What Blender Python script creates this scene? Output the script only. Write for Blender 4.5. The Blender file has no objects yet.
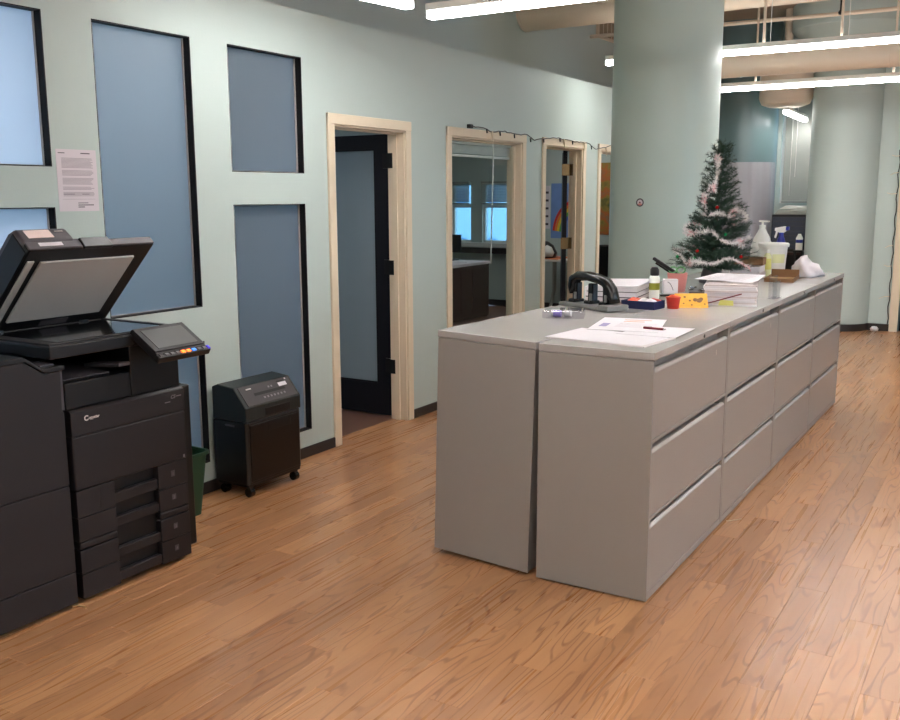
import bpy, math, random
from mathutils import Vector, Matrix
random.seed(7)
sc = bpy.context.scene
COL = sc.collection
PI = math.pi

# ------------------------------------------------------------------ camera, world, exposure
F_PX = 942.19
YAW, PITCH, ROLL = 0.5480, 0.1725, -0.0041
CAM = Vector((1.1844, -3.4391, 1.6150))
fwd = Vector((-math.sin(YAW) * math.cos(PITCH), math.cos(YAW) * math.cos(PITCH), -math.sin(PITCH)))
rgt = Vector((math.cos(YAW), math.sin(YAW), 0))
upv = rgt.cross(fwd)
r2 = math.cos(ROLL) * rgt + math.sin(ROLL) * upv
u2 = -math.sin(ROLL) * rgt + math.cos(ROLL) * upv
cd = bpy.data.cameras.new('camera')
cd.sensor_fit = 'HORIZONTAL'; cd.sensor_width = 36.0; cd.lens = F_PX / 900 * 36.0
cd.clip_start = 0.05; cd.clip_end = 400
cam = bpy.data.objects.new('camera', cd); COL.objects.link(cam)
cam.matrix_world = Matrix(((r2.x, u2.x, -fwd.x, CAM.x), (r2.y, u2.y, -fwd.y, CAM.y), (r2.z, u2.z, -fwd.z, CAM.z), (0, 0, 0, 1)))
sc.camera = cam
def px_of(p):
    d = Vector(p) - CAM
    z = d.dot(fwd)
    return (450 + F_PX * d.dot(r2) / z, 360 - F_PX * d.dot(u2) / z, z) if z > .05 else (-9999, -9999, z)

w = bpy.data.worlds.new('daylight'); sc.world = w; w.use_nodes = True
bg = w.node_tree.nodes['Background']
bg.inputs[0].default_value = (0.50, 0.70, 1.0, 1); bg.inputs[1].default_value = 4.0
sc.view_settings.view_transform = 'Standard'
sc.view_settings.look = 'None'
sc.view_settings.exposure = 0.82
sc.view_settings.gamma = 1.0
sc.view_settings.use_curve_mapping = False
LED = 31.0           # strength of the LED strips' diffusers

# ------------------------------------------------------------------ helpers
def lin(h):
    if isinstance(h, str):
        h = tuple(int(h[i:i + 2], 16) / 255 for i in (0, 2, 4))
    return tuple(c / 12.92 if c <= .04045 else ((c + .055) / 1.055) ** 2.4 for c in h)

def mat(name, col, rough=.5, metal=0.0, var=.06, scale=6.0, bump=0.0, bscale=60.0, coat=0.0, spec=.5, trans=0.0, emit=None, es=1.0, alpha=1.0):
    """procedural principled material: base colour with a soft noise variation, optional fine relief"""
    m = bpy.data.materials.new(name); m.use_nodes = True
    nt = m.node_tree; b = nt.nodes['Principled BSDF']; c = lin(col)
    tc = nt.nodes.new('ShaderNodeTexCoord')
    n = nt.nodes.new('ShaderNodeTexNoise'); n.inputs['Scale'].default_value = scale; n.inputs['Detail'].default_value = 3
    nt.links.new(tc.outputs['Object'], n.inputs['Vector'])
    mx = nt.nodes.new('ShaderNodeMix'); mx.data_type = 'RGBA'
    mx.inputs['A'].default_value = (*[x * (1 - var) for x in c], 1)
    mx.inputs['B'].default_value = (*[min(1, x * (1 + var)) for x in c], 1)
    nt.links.new(n.outputs['Fac'], mx.inputs['Factor'])
    nt.links.new(mx.outputs['Result'], b.inputs['Base Color'])
    b.inputs['Roughness'].default_value = rough; b.inputs['Metallic'].default_value = metal
    b.inputs['Specular IOR Level'].default_value = spec
    b.inputs['Coat Weight'].default_value = coat; b.inputs['Coat Roughness'].default_value = .15
    b.inputs['Transmission Weight'].default_value = trans
    if emit is not None:
        b.inputs['Emission Color'].default_value = (*lin(emit), 1); b.inputs['Emission Strength'].default_value = es
    if bump:
        n2 = nt.nodes.new('ShaderNodeTexNoise'); n2.inputs['Scale'].default_value = bscale; n2.inputs['Detail'].default_value = 4
        nt.links.new(tc.outputs['Object'], n2.inputs['Vector'])
        bp = nt.nodes.new('ShaderNodeBump'); bp.inputs['Strength'].default_value = bump; bp.inputs['Distance'].default_value = .004
        nt.links.new(n2.outputs['Fac'], bp.inputs['Height']); nt.links.new(bp.outputs['Normal'], b.inputs['Normal'])
    return m

class MB:
    """collects vertices and faces; build() links them as ONE mesh object"""
    def __init__(s): s.v = []; s.f = []
    def add(s, vs, fs):
        k = len(s.v); s.v += [tuple(p) for p in vs]; s.f += [tuple(i + k for i in f) for f in fs]; return s
    def box(s, x0, x1, y0, y1, z0, z1):
        return s.add([(x0, y0, z0), (x1, y0, z0), (x1, y1, z0), (x0, y1, z0), (x0, y0, z1), (x1, y0, z1), (x1, y1, z1), (x0, y1, z1)],
                     [(0, 3, 2, 1), (4, 5, 6, 7), (0, 1, 5, 4), (1, 2, 6, 5), (2, 3, 7, 6), (3, 0, 4, 7)])
    def obox(s, c, ax, ay, az):
        """box from centre and three half-axis vectors"""
        c, ax, ay, az = map(Vector, (c, ax, ay, az))
        vs = [c + sx * ax + sy * ay + sz * az for sz in (-1, 1) for sx, sy in ((-1, -1), (1, -1), (1, 1), (-1, 1))]
        return s.add(vs, [(0, 3, 2, 1), (4, 5, 6, 7), (0, 1, 5, 4), (1, 2, 6, 5), (2, 3, 7, 6), (3, 0, 4, 7)])
    def rbox(s, cx, cy, z0, z1, lx, ly, a):
        ca, sa = math.cos(a), math.sin(a)
        return s.obox((cx, cy, (z0 + z1) / 2), (ca * lx / 2, sa * lx / 2, 0), (-sa * ly / 2, ca * ly / 2, 0), (0, 0, (z1 - z0) / 2))
    def prism(s, poly, d):
        """polygon (list of 3-D points) extruded by vector d"""
        d = Vector(d); n = len(poly); a = [Vector(p) for p in poly]
        return s.add(a + [p + d for p in a], [tuple(range(n - 1, -1, -1)), tuple(range(n, 2 * n))] + [(i, (i + 1) % n, n + (i + 1) % n, n + i) for i in range(n)])
    def quad(s, *p): return s.add(p, [tuple(range(len(p)))])
    def tube(s, path, r, n=8, closed=False, cap=True):
        P = [Vector(p) for p in path]; m = len(P); R = r if isinstance(r, (list, tuple)) else [r] * m
        rings = []; prev = None
        for i, p in enumerate(P):
            if closed: t = (P[(i + 1) % m] - P[i - 1]).normalized()
            else: t = (P[min(i + 1, m - 1)] - P[max(i - 1, 0)]).normalized()
            if prev is None:
                a = t.orthogonal().normalized()
            else:
                a = (prev - t * prev.dot(t)); a = a.normalized() if a.length > 1e-6 else t.orthogonal().normalized()
            prev = a; b = t.cross(a)
            rings.append([p + R[i] * (math.cos(q) * a + math.sin(q) * b) for q in (2 * PI * k / n for k in range(n))])
        vs = [q for rg in rings for q in rg]; fs = []
        for i in range(m if closed else m - 1):
            j = (i + 1) % m
            for k in range(n): fs.append((i * n + k, i * n + (k + 1) % n, j * n + (k + 1) % n, j * n + k))
        if cap and not closed:
            fs += [tuple(range(n - 1, -1, -1)), tuple((m - 1) * n + k for k in range(n))]
        return s.add(vs, fs)
    def lathe(s, prof, c=(0, 0, 0), n=24, a0=0.0, a1=2 * PI):
        """profile of (r, z) turned about the z axis"""
        full = abs(a1 - a0 - 2 * PI) < 1e-6; m = n if full else n + 1; vs = []; fs = []
        for r, z in prof:
            for k in range(m):
                a = a0 + (a1 - a0) * k / n; vs.append((c[0] + r * math.cos(a), c[1] + r * math.sin(a), c[2] + z))
        for i in range(len(prof) - 1):
            for k in range(n):
                k2 = (k + 1) % m; fs.append((i * m + k, i * m + k2, (i + 1) * m + k2, (i + 1) * m + k))
        if full:
            if prof[0][0] > 1e-6: fs.append(tuple(range(m - 1, -1, -1)))
            if prof[-1][0] > 1e-6: fs.append(tuple((len(prof) - 1) * m + k for k in range(m)))
        return s.add(vs, fs)
    def cyl(s, a, b, r, n=16): return s.tube([a, b], r, n)
    def build(s, name, m, parent=None, bevel=0.0, smooth=False, seg=2, kind=None):
        me = bpy.data.meshes.new(name); me.from_pydata(s.v, [], s.f)
        o = bpy.data.objects.new(name, me); COL.objects.link(o)
        if parent is not None:
            o.parent = parent; q = parent; off = Vector()
            while q is not None: off += q.location; q = q.parent
            me.transform(Matrix.Translation(-off))
        me.update()
        import bmesh
        bm = bmesh.new(); bm.from_mesh(me); bmesh.ops.recalc_face_normals(bm, faces=bm.faces); bm.to_mesh(me); bm.free()
        me.materials.append(m)
        if smooth:
            me.polygons.foreach_set('use_smooth', [True] * len(me.polygons))
            if smooth != 'all': me.set_sharp_from_angle(angle=math.radians(40))
        if bevel:
            b = o.modifiers.new('bevel', 'BEVEL'); b.width = bevel; b.segments = seg; b.limit_method = 'ANGLE'; b.angle_limit = math.radians(40)
            if not smooth: b.harden_normals = False
        if kind: o['kind'] = kind
        return o

def tag(o, label, cat, group=None):
    o['label'] = label; o['category'] = cat
    if group: o['group'] = group
    return o
def thing(name, loc, label, cat, group=None):
    o = bpy.data.objects.new(name, None); o.empty_display_size = .05; COL.objects.link(o); o.location = loc
    return tag(o, label, cat, group)
def struct(name, loc=(0, 0, 0)):
    o = bpy.data.objects.new(name, None); o.empty_display_size = .05; COL.objects.link(o); o.location = loc; o['kind'] = 'structure'
    return o
def S(o): o['kind'] = 'structure'; return o
def copy_tree(o, parent=None):
    c = o.copy(); COL.objects.link(c)
    if parent is not None: c.parent = parent
    for ch in list(o.children): copy_tree(ch, c)
    return c
def text(name, body, size, m, parent, origin, ex, ey, ext=.0004, align='LEFT', bold=0.0, italic=0.0):
    cu = bpy.data.curves.new(name, 'FONT'); cu.body = body; cu.size = size; cu.extrude = ext; cu.align_x = align; cu.offset = bold; cu.shear = italic
    cu.materials.append(m)
    o = bpy.data.objects.new(name, cu); COL.objects.link(o)
    ex, ey = Vector(ex).normalized(), Vector(ey).normalized(); ez = ex.cross(ey)
    off = Vector(); q = parent
    if parent is not None: o.parent = parent
    while q is not None: off += q.location; q = q.parent
    p = Vector(origin) - off
    o.matrix_basis = Matrix(((ex.x, ey.x, ez.x, p.x), (ex.y, ey.y, ez.y, p.y), (ex.z, ey.z, ez.z, p.z), (0, 0, 0, 1)))
    me = bpy.data.meshes.new_from_object(o); me.name = name
    r = bpy.data.objects.new(name, me); COL.objects.link(r); r.parent = parent; r.matrix_basis = o.matrix_basis.copy()
    if not me.materials: me.materials.append(m)
    bpy.data.objects.remove(o); bpy.data.curves.remove(cu)
    r.name = name
    return r

# ------------------------------------------------------------------ materials
M = {}
M['wall'] = mat('mint_wall_paint', (.728, .778, .758), .55, var=.02, scale=1.2, bump=.12, bscale=90, spec=.3)
M['column'] = mat('column_paint', (.765, .835, .805), .38, var=.03, scale=2.0, bump=.25, bscale=9, spec=.4)
M['column_teal'] = mat('teal_gloss_paint', (.40, .49, .50), .28, var=.04, scale=2, bump=.15, bscale=6)
M['bulkhead'] = mat('grey_bulkhead_paint', (.735, .765, .745), .7, var=.03, scale=1.0)
M['ceiling'] = mat('beige_ceiling_paint', (.66, .58, .50), .8, var=.06, scale=1.5, bump=.3, bscale=20)
M['duct'] = mat('beige_duct_paint', (.86, .79, .71), .55, var=.03, scale=3)
M['cream'] = mat('cream_trim_paint', (.88, .815, .715), .45, var=.03, scale=9, bump=.1, bscale=40)
M['baseboard'] = mat('dark_baseboard', (.17, .14, .13), .45, var=.1)
M['black_trim'] = mat('black_window_liner', (.085, .075, .08), .55, var=.1, spec=.25)
M['bead'] = mat('silver_glazing_bead', (.74, .72, .71), .4, var=.15, scale=30)
M['door_paint'] = mat('dark_navy_door_paint', (.085, .08, .105), .6, spec=.25, var=.08)
M['black'] = mat('black_plastic', (.06, .055, .058), .35, var=.1)
M['black_metal'] = mat('black_metal', (.05, .05, .05), .4, metal=.3, var=.1)
M['copier'] = mat('charcoal_copier_plastic', (.115, .097, .106), .5, var=.05, scale=12, bump=.12, bscale=400)
M['copier_dark'] = mat('dark_copier_plastic', (.042, .038, .044), .45, var=.06, bump=.08, bscale=300)
M['copier_grey'] = mat('grey_copier_plastic', (.33, .31, .325), .45, var=.04, bump=.08, bscale=300)
M['platen'] = mat('white_platen_sheet', (.72, .71, .70), .45, var=.03)
M['platen_glass'] = mat('scanner_glass', (.03, .035, .04), .04, var=.02, coat=1.0, spec=.8)
M['screen'] = mat('matte_grey_screen', (.25, .25, .24), .35, var=.05)
M['white_print'] = mat('pale_printing', (.82, .79, .77), .5, var=.03)
M['grey_print'] = mat('grey_printing', (.50, .47, .49), .5, var=.05)
M['pink_label'] = mat('pinkish_paper_label', (.93, .83, .80), .6, var=.05, scale=30)
M['orange_light'] = mat('orange_button', (1, .45, .12), .4, emit=(1, .42, .12), es=1.6)
M['blue_light'] = mat('blue_button', (.2, .5, .95), .4, emit=(.25, .5, .95), es=.7)
M['violet_light'] = mat('violet_button', (.25, .2, .7), .4, emit=(.25, .2, .75), es=.5)
M['cabinet'] = mat('warm_grey_enamel', (.598, .576, .556), .30, var=.015, scale=3, bump=.05, bscale=500, spec=.5)
M['cabinet_top_lit'] = mat('glossy_lit_enamel', (.67, .65, .635), .27, var=.015, scale=3, coat=.25, spec=.5)  # top paler than the sides: overhead light and sheen put into the colour
M['cabinet_pull_lit'] = mat('lit_enamel_pull', (.69, .672, .65), .3, var=.015, spec=.5)  # paler enamel: light caught by the slanted lip, put into the colour
M['green'] = mat('green_bin_plastic', (.09, .235, .16), .5, var=.06)
M['shred_top'] = mat('dark_green_grey_plastic', (.13, .15, .15), .4, var=.06, bump=.1, bscale=300)
M['shred_panel'] = mat('grey_shredder_panel', (.25, .235, .24), .45, var=.05)
M['shred'] = mat('black_gloss_plastic', (.05, .04, .038), .28, var=.1)
M['paper'] = mat('white_paper', (.865, .845, .860), .75, var=.015, scale=20)
M['paper_grey'] = mat('paper_edges', (.80, .755, .755), .8, var=.08, scale=90)
M['notice'] = mat('notice_paper', (.84, .80, .82), .75, var=.02)
M['print'] = mat('printed_grey', (.62, .58, .61), .8, var=.1, scale=200)
M['print_dark'] = mat('printed_dark', (.30, .28, .31), .8, var=.1)
M['print_orange'] = mat('printed_orange', (.92, .56, .40), .8, var=.1)
M['print_violet'] = mat('printed_violet', (.55, .52, .68), .8, var=.1)
M['maroon'] = mat('maroon_pen_plastic', (.45, .10, .16), .35)
M['punch_base'] = mat('grey_punch_metal', (.47, .47, .46), .45, var=.05)
M['gloss_black'] = mat('gloss_black', (.025, .025, .027), .24, var=.1)
M['chrome'] = mat('bright_steel', (.75, .75, .76), .2, metal=1.0)
M['blue_box'] = mat('navy_cardboard', (.09, .13, .31), .5, var=.08)
M['red'] = mat('red_plastic', (.75, .17, .12), .4, var=.08)
M['orange_red'] = mat('orange_wrapper', (.88, .36, .24), .35, var=.15, scale=60)
M['yellow'] = mat('yellow_sticky_note', (.86, .84, .48), .7)
M['olive'] = mat('olive_label', (.55, .56, .16), .6)
M['pink'] = mat('pink_pot_glaze', (.82, .52, .49), .4, var=.06, bump=.2, bscale=120)
M['leaf_green'] = mat('pale_green_plastic', (.42, .66, .44), .4)
M['brown'] = mat('brown_cardboard', (.53, .39, .26), .8, var=.08, scale=25)
M['tan'] = mat('tan_cardboard_inside', (.80, .66, .49), .8, var=.06, scale=25)
M['white_plastic'] = mat('white_plastic', (.92, .915, .89), .35, var=.015)
M['cream_label'] = mat('pale_yellow_label', (.90, .90, .70), .6)
M['bag'] = mat('white_plastic_bag', (.94, .91, .92), .4, var=.02, trans=.1)
M['blue'] = mat('royal_blue_plastic', (.10, .16, .55), .35)
M['pine'] = mat('dark_green_needles', (.09, .20, .13), .6, var=.35, scale=14)
M['trunk'] = mat('brown_trunk', (.22, .16, .11), .8, var=.2)
M['tinsel'] = mat('white_tinsel', (.90, .88, .87), .3, var=.08)
M['tinsel_pink'] = mat('pink_tinsel', (.90, .62, .63), .3, var=.1)
M['bell_green'] = mat('green_foil', (.10, .62, .34), .2, metal=.4)
M['bell_red'] = mat('red_foil', (.78, .12, .12), .2, metal=.4)
M['brass'] = mat('aged_brass', (.52, .43, .30), .35, metal=.7, var=.12)
M['blind'] = mat('grey_blind_slats', (.62, .63, .60), .5, var=.04)
M['dark_wood'] = mat('dark_red_brown_wood', (.24, .14, .12), .35, var=.15, scale=8)
M['office_floor'] = mat('office_floor', (.46, .33, .28), .35, var=.1)
M['navy_plastic'] = mat('navy_grey_plastic', (.20, .22, .28), .4, var=.06)
M['sheet'] = mat('grey_plastic_sheet', (.62, .61, .63), .35, var=.05, scale=2)
M['facade'] = mat('pale_facade', (.75, .80, .85), .8, var=.05)
M['facade_glass'] = mat('facade_glass', (.35, .50, .65), .2, var=.1)
M['orange_cloth'] = mat('orange_cloth', (.85, .50, .33), .8, var=.15)
M['violet_plastic'] = mat('violet_plastic', (.58, .52, .84), .4)

def make_nodes(name):
    m = bpy.data.materials.new(name); m.use_nodes = True; nt = m.node_tree; nt.nodes.clear()
    out = nt.nodes.new('ShaderNodeOutputMaterial'); return m, nt, out
def emission_mat(name, col, s):
    m, nt, out = make_nodes(name); e = nt.nodes.new('ShaderNodeEmission')
    e.inputs[0].default_value = (*col, 1); e.inputs[1].default_value = s; nt.links.new(e.outputs[0], out.inputs[0]); return m
def led_material():
    # a lens that throws most of its light downwards and glows more weakly at its sides
    m, nt, out = make_nodes('led_diffuser'); e = nt.nodes.new('ShaderNodeEmission'); e.inputs[0].default_value = (1.0, .98, .968, 1)
    ge = nt.nodes.new('ShaderNodeNewGeometry'); sp = nt.nodes.new('ShaderNodeSeparateXYZ'); nt.links.new(ge.outputs['True Normal'], sp.inputs[0])
    mr = nt.nodes.new('ShaderNodeMapRange'); mr.inputs['From Min'].default_value = 0; mr.inputs['From Max'].default_value = -1
    mr.inputs['To Min'].default_value = LED * .27; mr.inputs['To Max'].default_value = LED
    nt.links.new(sp.outputs[2], mr.inputs['Value']); nt.links.new(mr.outputs[0], e.inputs[1]); nt.links.new(e.outputs[0], out.inputs[0]); return m
M['led'] = led_material()
M['added_glow_strip'] = emission_mat('added_fill_glow', (1.0, .98, .968), LED * .16)  # glow of an added strip that lifts the upper wall and ceiling
M['bulb'] = mat('clear_icicle_bulb', (.92, .86, .76), .25, var=.05)

def front_fresnel(nt, ior):
    fr = nt.nodes.new('ShaderNodeFresnel'); fr.inputs[0].default_value = ior
    ge = nt.nodes.new('ShaderNodeNewGeometry'); iv = nt.nodes.new('ShaderNodeMath'); iv.operation = 'SUBTRACT'; iv.inputs[0].default_value = 1.0
    nt.links.new(ge.outputs['Backfacing'], iv.inputs[1])
    mu = nt.nodes.new('ShaderNodeMath'); mu.operation = 'MULTIPLY'; nt.links.new(fr.outputs[0], mu.inputs[0]); nt.links.new(iv.outputs[0], mu.inputs[1])
    return mu
def frosted(name, col, tr):
    m, nt, out = make_nodes(name)
    d = nt.nodes.new('ShaderNodeBsdfDiffuse'); t = nt.nodes.new('ShaderNodeBsdfTranslucent'); g = nt.nodes.new('ShaderNodeBsdfGlossy')
    n = nt.nodes.new('ShaderNodeTexNoise'); n.inputs['Scale'].default_value = 300
    bp = nt.nodes.new('ShaderNodeBump'); bp.inputs['Strength'].default_value = .02
    nt.links.new(n.outputs['Fac'], bp.inputs['Height']); nt.links.new(bp.outputs['Normal'], g.inputs['Normal'])
    d.inputs[0].default_value = (*lin(col), 1); t.inputs[0].default_value = (.86, .91, .97, 1)
    g.inputs['Roughness'].default_value = .42
    a = nt.nodes.new('ShaderNodeMixShader'); a.inputs[0].default_value = tr
    nt.links.new(d.outputs[0], a.inputs[1]); nt.links.new(t.outputs[0], a.inputs[2])
    fr = front_fresnel(nt, 1.35)
    b = nt.nodes.new('ShaderNodeMixShader'); nt.links.new(fr.outputs[0], b.inputs[0])
    nt.links.new(a.outputs[0], b.inputs[1]); nt.links.new(g.outputs[0], b.inputs[2]); nt.links.new(b.outputs[0], out.inputs[0])
    return m
M['frosted'] = frosted('frosted_blue_glass', (.50, .54, .57), .85)
M['frosted_door'] = frosted('frosted_door_glass', (.58, .65, .69), .3)
def clear_glass(name, tint=(.93, .97, .97)):
    m, nt, out = make_nodes(name)
    t = nt.nodes.new('ShaderNodeBsdfTransparent'); t.inputs[0].default_value = (*tint, 1)
    g = nt.nodes.new('ShaderNodeBsdfGlossy'); g.inputs['Roughness'].default_value = .02
    fr = front_fresnel(nt, 1.45)
    b = nt.nodes.new('ShaderNodeMixShader'); nt.links.new(fr.outputs[0], b.inputs[0])
    nt.links.new(t.outputs[0], b.inputs[1]); nt.links.new(g.outputs[0], b.inputs[2]); nt.links.new(b.outputs[0], out.inputs[0])
    return m
M['glass'] = clear_glass('clear_glass')
M['tinted_glass'] = clear_glass('tinted_glass', (.44, .56, .58))
M['clear_plastic'] = clear_glass('clear_plastic', (.86, .86, .88))

PW, PL = .12, .92          # laminate strip width and length
def wood_material():
    m = bpy.data.materials.new('oak_laminate'); m.use_nodes = True; nt = m.node_tree; N = nt.nodes.new; L = nt.links.new
    b = nt.nodes['Principled BSDF']
    def math_(op, a, bb=None):
        n = N('ShaderNodeMath'); n.operation = op
        for i, q in enumerate((a, bb)):
            if q is None: continue
            if isinstance(q, (int, float)): n.inputs[i].default_value = q
            else: L(q, n.inputs[i])
        return n.outputs[0]
    geo = N('ShaderNodeNewGeometry'); sp = N('ShaderNodeSeparateXYZ'); L(geo.outputs['Position'], sp.inputs[0])
    row = math_('FLOOR', math_('DIVIDE', sp.outputs[0], PW))
    off = math_('MULTIPLY', math_('FRACT', math_('MULTIPLY', row, .6180339)), PL)
    idx = math_('FLOOR', math_('DIVIDE', math_('ADD', sp.outputs[1], off), PL))
    cv = N('ShaderNodeCombineXYZ'); L(math_('ADD', row, .5), cv.inputs[0]); L(math_('ADD', idx, .5), cv.inputs[1])
    wn = N('ShaderNodeTexWhiteNoise'); wn.noise_dimensions = '2D'; L(cv.outputs[0], wn.inputs['Vector'])
    rnd = wn.outputs['Value']; rc = N('ShaderNodeSeparateColor'); L(wn.outputs['Color'], rc.inputs[0])
    def vec(sx, sy, k):
        c = N('ShaderNodeCombineXYZ'); L(math_('MULTIPLY', sp.outputs[0], sx), c.inputs[0]); L(math_('MULTIPLY', sp.outputs[1], sy), c.inputs[1]); L(math_('MULTIPLY', rnd, k), c.inputs[2]); return c.outputs[0]
    n1 = N('ShaderNodeTexNoise'); n1.inputs['Scale'].default_value = 1; n1.inputs['Detail'].default_value = 1.5; n1.inputs['Roughness'].default_value = .45; L(vec(9.5, 1.25, 77), n1.inputs['Vector'])
    ring = math_('SINE', math_('MULTIPLY', n1.outputs['Fac'], 70))
    rr = N('ShaderNodeMapRange'); L(ring, rr.inputs['Value']); rr.inputs['From Min'].default_value = .55; rr.inputs['From Max'].default_value = 1.0
    n2 = N('ShaderNodeTexNoise'); n2.inputs['Scale'].default_value = 1; n2.inputs['Detail'].default_value = 2; L(vec(60, 1.1, 31), n2.inputs['Vector'])
    n3 = N('ShaderNodeTexNoise'); n3.inputs['Scale'].default_value = 1; n3.inputs['Detail'].default_value = 2; L(vec(14, .8, 11), n3.inputs['Vector'])
    cr = N('ShaderNodeValToRGB'); cr.color_ramp.elements[0].color = (*lin((.635, .445, .295)), 1); cr.color_ramp.elements[1].color = (*lin((.805, .600, .415)), 1)
    cr.color_ramp.elements[0].position = .15; cr.color_ramp.elements[1].position = .9
    fac = math_('ADD', math_('MULTIPLY', rc.outputs[1], .50), math_('MULTIPLY', n3.outputs['Fac'], .52)); L(fac, cr.inputs[0])
    def mul(col, fac, dark):
        mx = N('ShaderNodeMix'); mx.data_type = 'RGBA'; mx.blend_type = 'MULTIPLY'; L(fac, mx.inputs['Factor']); L(col, mx.inputs['A']); mx.inputs['B'].default_value = (*dark, 1); return mx.outputs['Result']
    patch = N('ShaderNodeMapRange'); L(n3.outputs['Fac'], patch.inputs['Value']); patch.inputs['From Min'].default_value = .40; patch.inputs['From Max'].default_value = .60; patch.inputs['To Min'].default_value = .10
    rfac = math_('MULTIPLY', math_('MULTIPLY', rr.outputs[0], patch.outputs[0]), 1.0)
    c1 = mul(cr.outputs[0], rfac, (.60, .48, .40))
    st = N('ShaderNodeMapRange'); L(n2.outputs['Fac'], st.inputs['Value']); st.inputs['From Min'].default_value = .35; st.inputs['From Max'].default_value = .75; st.inputs['To Max'].default_value = .34
    c2 = mul(c1, st.outputs[0], (.84, .78, .72))
    L(c2, b.inputs['Base Color'])
    b.inputs['Roughness'].default_value = .3
    L(math_('ADD', math_('MULTIPLY', n2.outputs['Fac'], .14), .22), b.inputs['Roughness'])
    b.inputs['Coat Weight'].default_value = .22; b.inputs['Coat Roughness'].default_value = .22
    bp = N('ShaderNodeBump'); bp.inputs['Strength'].default_value = .08; bp.inputs['Distance'].default_value = .002; L(n2.outputs['Fac'], bp.inputs['Height']); L(bp.outputs['Normal'], b.inputs['Normal'])
    return m
M['wood'] = wood_material()

def poster_material(name, stops, scale):
    m, nt, out = make_nodes(name); b = nt.nodes.new('ShaderNodeBsdfPrincipled'); b.inputs['Roughness'].default_value = .5
    tc = nt.nodes.new('ShaderNodeTexCoord'); n = nt.nodes.new('ShaderNodeTexNoise'); n.inputs['Scale'].default_value = scale; n.inputs['Detail'].default_value = 3
    cr = nt.nodes.new('ShaderNodeValToRGB'); cr.color_ramp.interpolation = 'LINEAR'
    e = cr.color_ramp.elements
    e[0].position, e[0].color = stops[0][0], (*lin(stops[0][1]), 1); e[1].position, e[1].color = stops[-1][0], (*lin(stops[-1][1]), 1)
    for p, c in stops[1:-1]:
        q = e.new(p); q.color = (*lin(c), 1)
    nt.links.new(tc.outputs['Object'], n.inputs['Vector']); nt.links.new(n.outputs['Fac'], cr.inputs[0])
    nt.links.new(cr.outputs[0], b.inputs['Base Color']); nt.links.new(b.outputs[0], out.inputs[0])
    return m
M['poster_autumn'] = poster_material('autumn_print', [(.3, (.30, .38, .22)), (.45, (.60, .52, .24)), (.55, (.75, .42, .20)), (.7, (.45, .50, .40))], 5)

# ------------------------------------------------------------------ structure: walls with openings
WX = -2.579; WT = .12
def wall_with_holes(name, axis, a, t, u0, u1, z0, z1, holes, m):
    """wall slab: axis 'x' = plane x in [a-t, a] running along y; axis 'y' = plane y in [a, a+t] running along x"""
    us = sorted({u0, u1} | {h[0] for h in holes} | {h[1] for h in holes}); zs = sorted({z0, z1} | {h[2] for h in holes} | {h[3] for h in holes})
    us = [u for u in us if u0 <= u <= u1]; zs = [z for z in zs if z0 <= z <= z1]
    nu, nz = len(us) - 1, len(zs) - 1
    solid = [[not any(h[0] <= (us[i] + us[i + 1]) / 2 <= h[1] and h[2] <= (zs[j] + zs[j + 1]) / 2 <= h[3] for h in holes) for j in range(nz)] for i in range(nu)]
    mb = MB(); ids = {}
    d0, d1 = (a - t, a) if axis == 'x' else (a, a + t)
    def P(d, i, j):
        k = (d, i, j)
        if k not in ids:
            ids[k] = len(mb.v); dd = (d0, d1)[d]
            mb.v.append((dd, us[i], zs[j]) if axis == 'x' else (us[i], dd, zs[j]))
        return ids[k]
    for i in range(nu):
        for j in range(nz):
            if not solid[i][j]: continue
            for d in (0, 1): mb.f.append((P(d, i, j), P(d, i + 1, j), P(d, i + 1, j + 1), P(d, i, j + 1)))
            for di, dj, e in ((-1, 0, ((i, j), (i, j + 1))), (1, 0, ((i + 1, j), (i + 1, j + 1))), (0, -1, ((i, j), (i + 1, j))), (0, 1, ((i, j + 1), (i + 1, j + 1)))):
                q, r = i + di, j + dj
                if not (0 <= q < nu and 0 <= r < nz and solid[q][r]):
                    (a1, b1), (a2, b2) = e; mb.f.append((P(0, a1, b1), P(0, a2, b2), P(1, a2, b2), P(1, a1, b1)))
    return S(mb.build(name, m))

ZA = (1.751, 2.4246); ZD = (.169, 1.5716)
DOORZ = 2.062
openings = [(-1.60, -.687, *ZA), (-1.60, -.687, *ZD), (-.427, .1754, 1.032, 2.4246), (-.427, .1754, .169, .846),
            (.440, 1.0504, *ZA), (.440, 1.0504, *ZD)]
doors = {1: (1.330, 2.130), 2: (2.738, 3.912), 3: (4.365, 5.205), 4: (5.642, 6.480)}
holes = openings + [(doors[1][0], doors[1][1], -.01, DOORZ), (doors[2][0], doors[2][1], .10, DOORZ), (doors[3][0], doors[3][1], -.01, DOORZ), (doors[4][0], doors[4][1], -.01, DOORZ)]
WALLTOP = 2.69
wall_with_holes('wall_left', 'x', WX, WT, -6.0, 9.7, 0, WALLTOP, holes, M['wall'])
S(MB().box(-3.42, -3.30, -6, 9.7, WALLTOP - .06, 3.8).build('wall_left_upper', M['bulkhead']))
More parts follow.
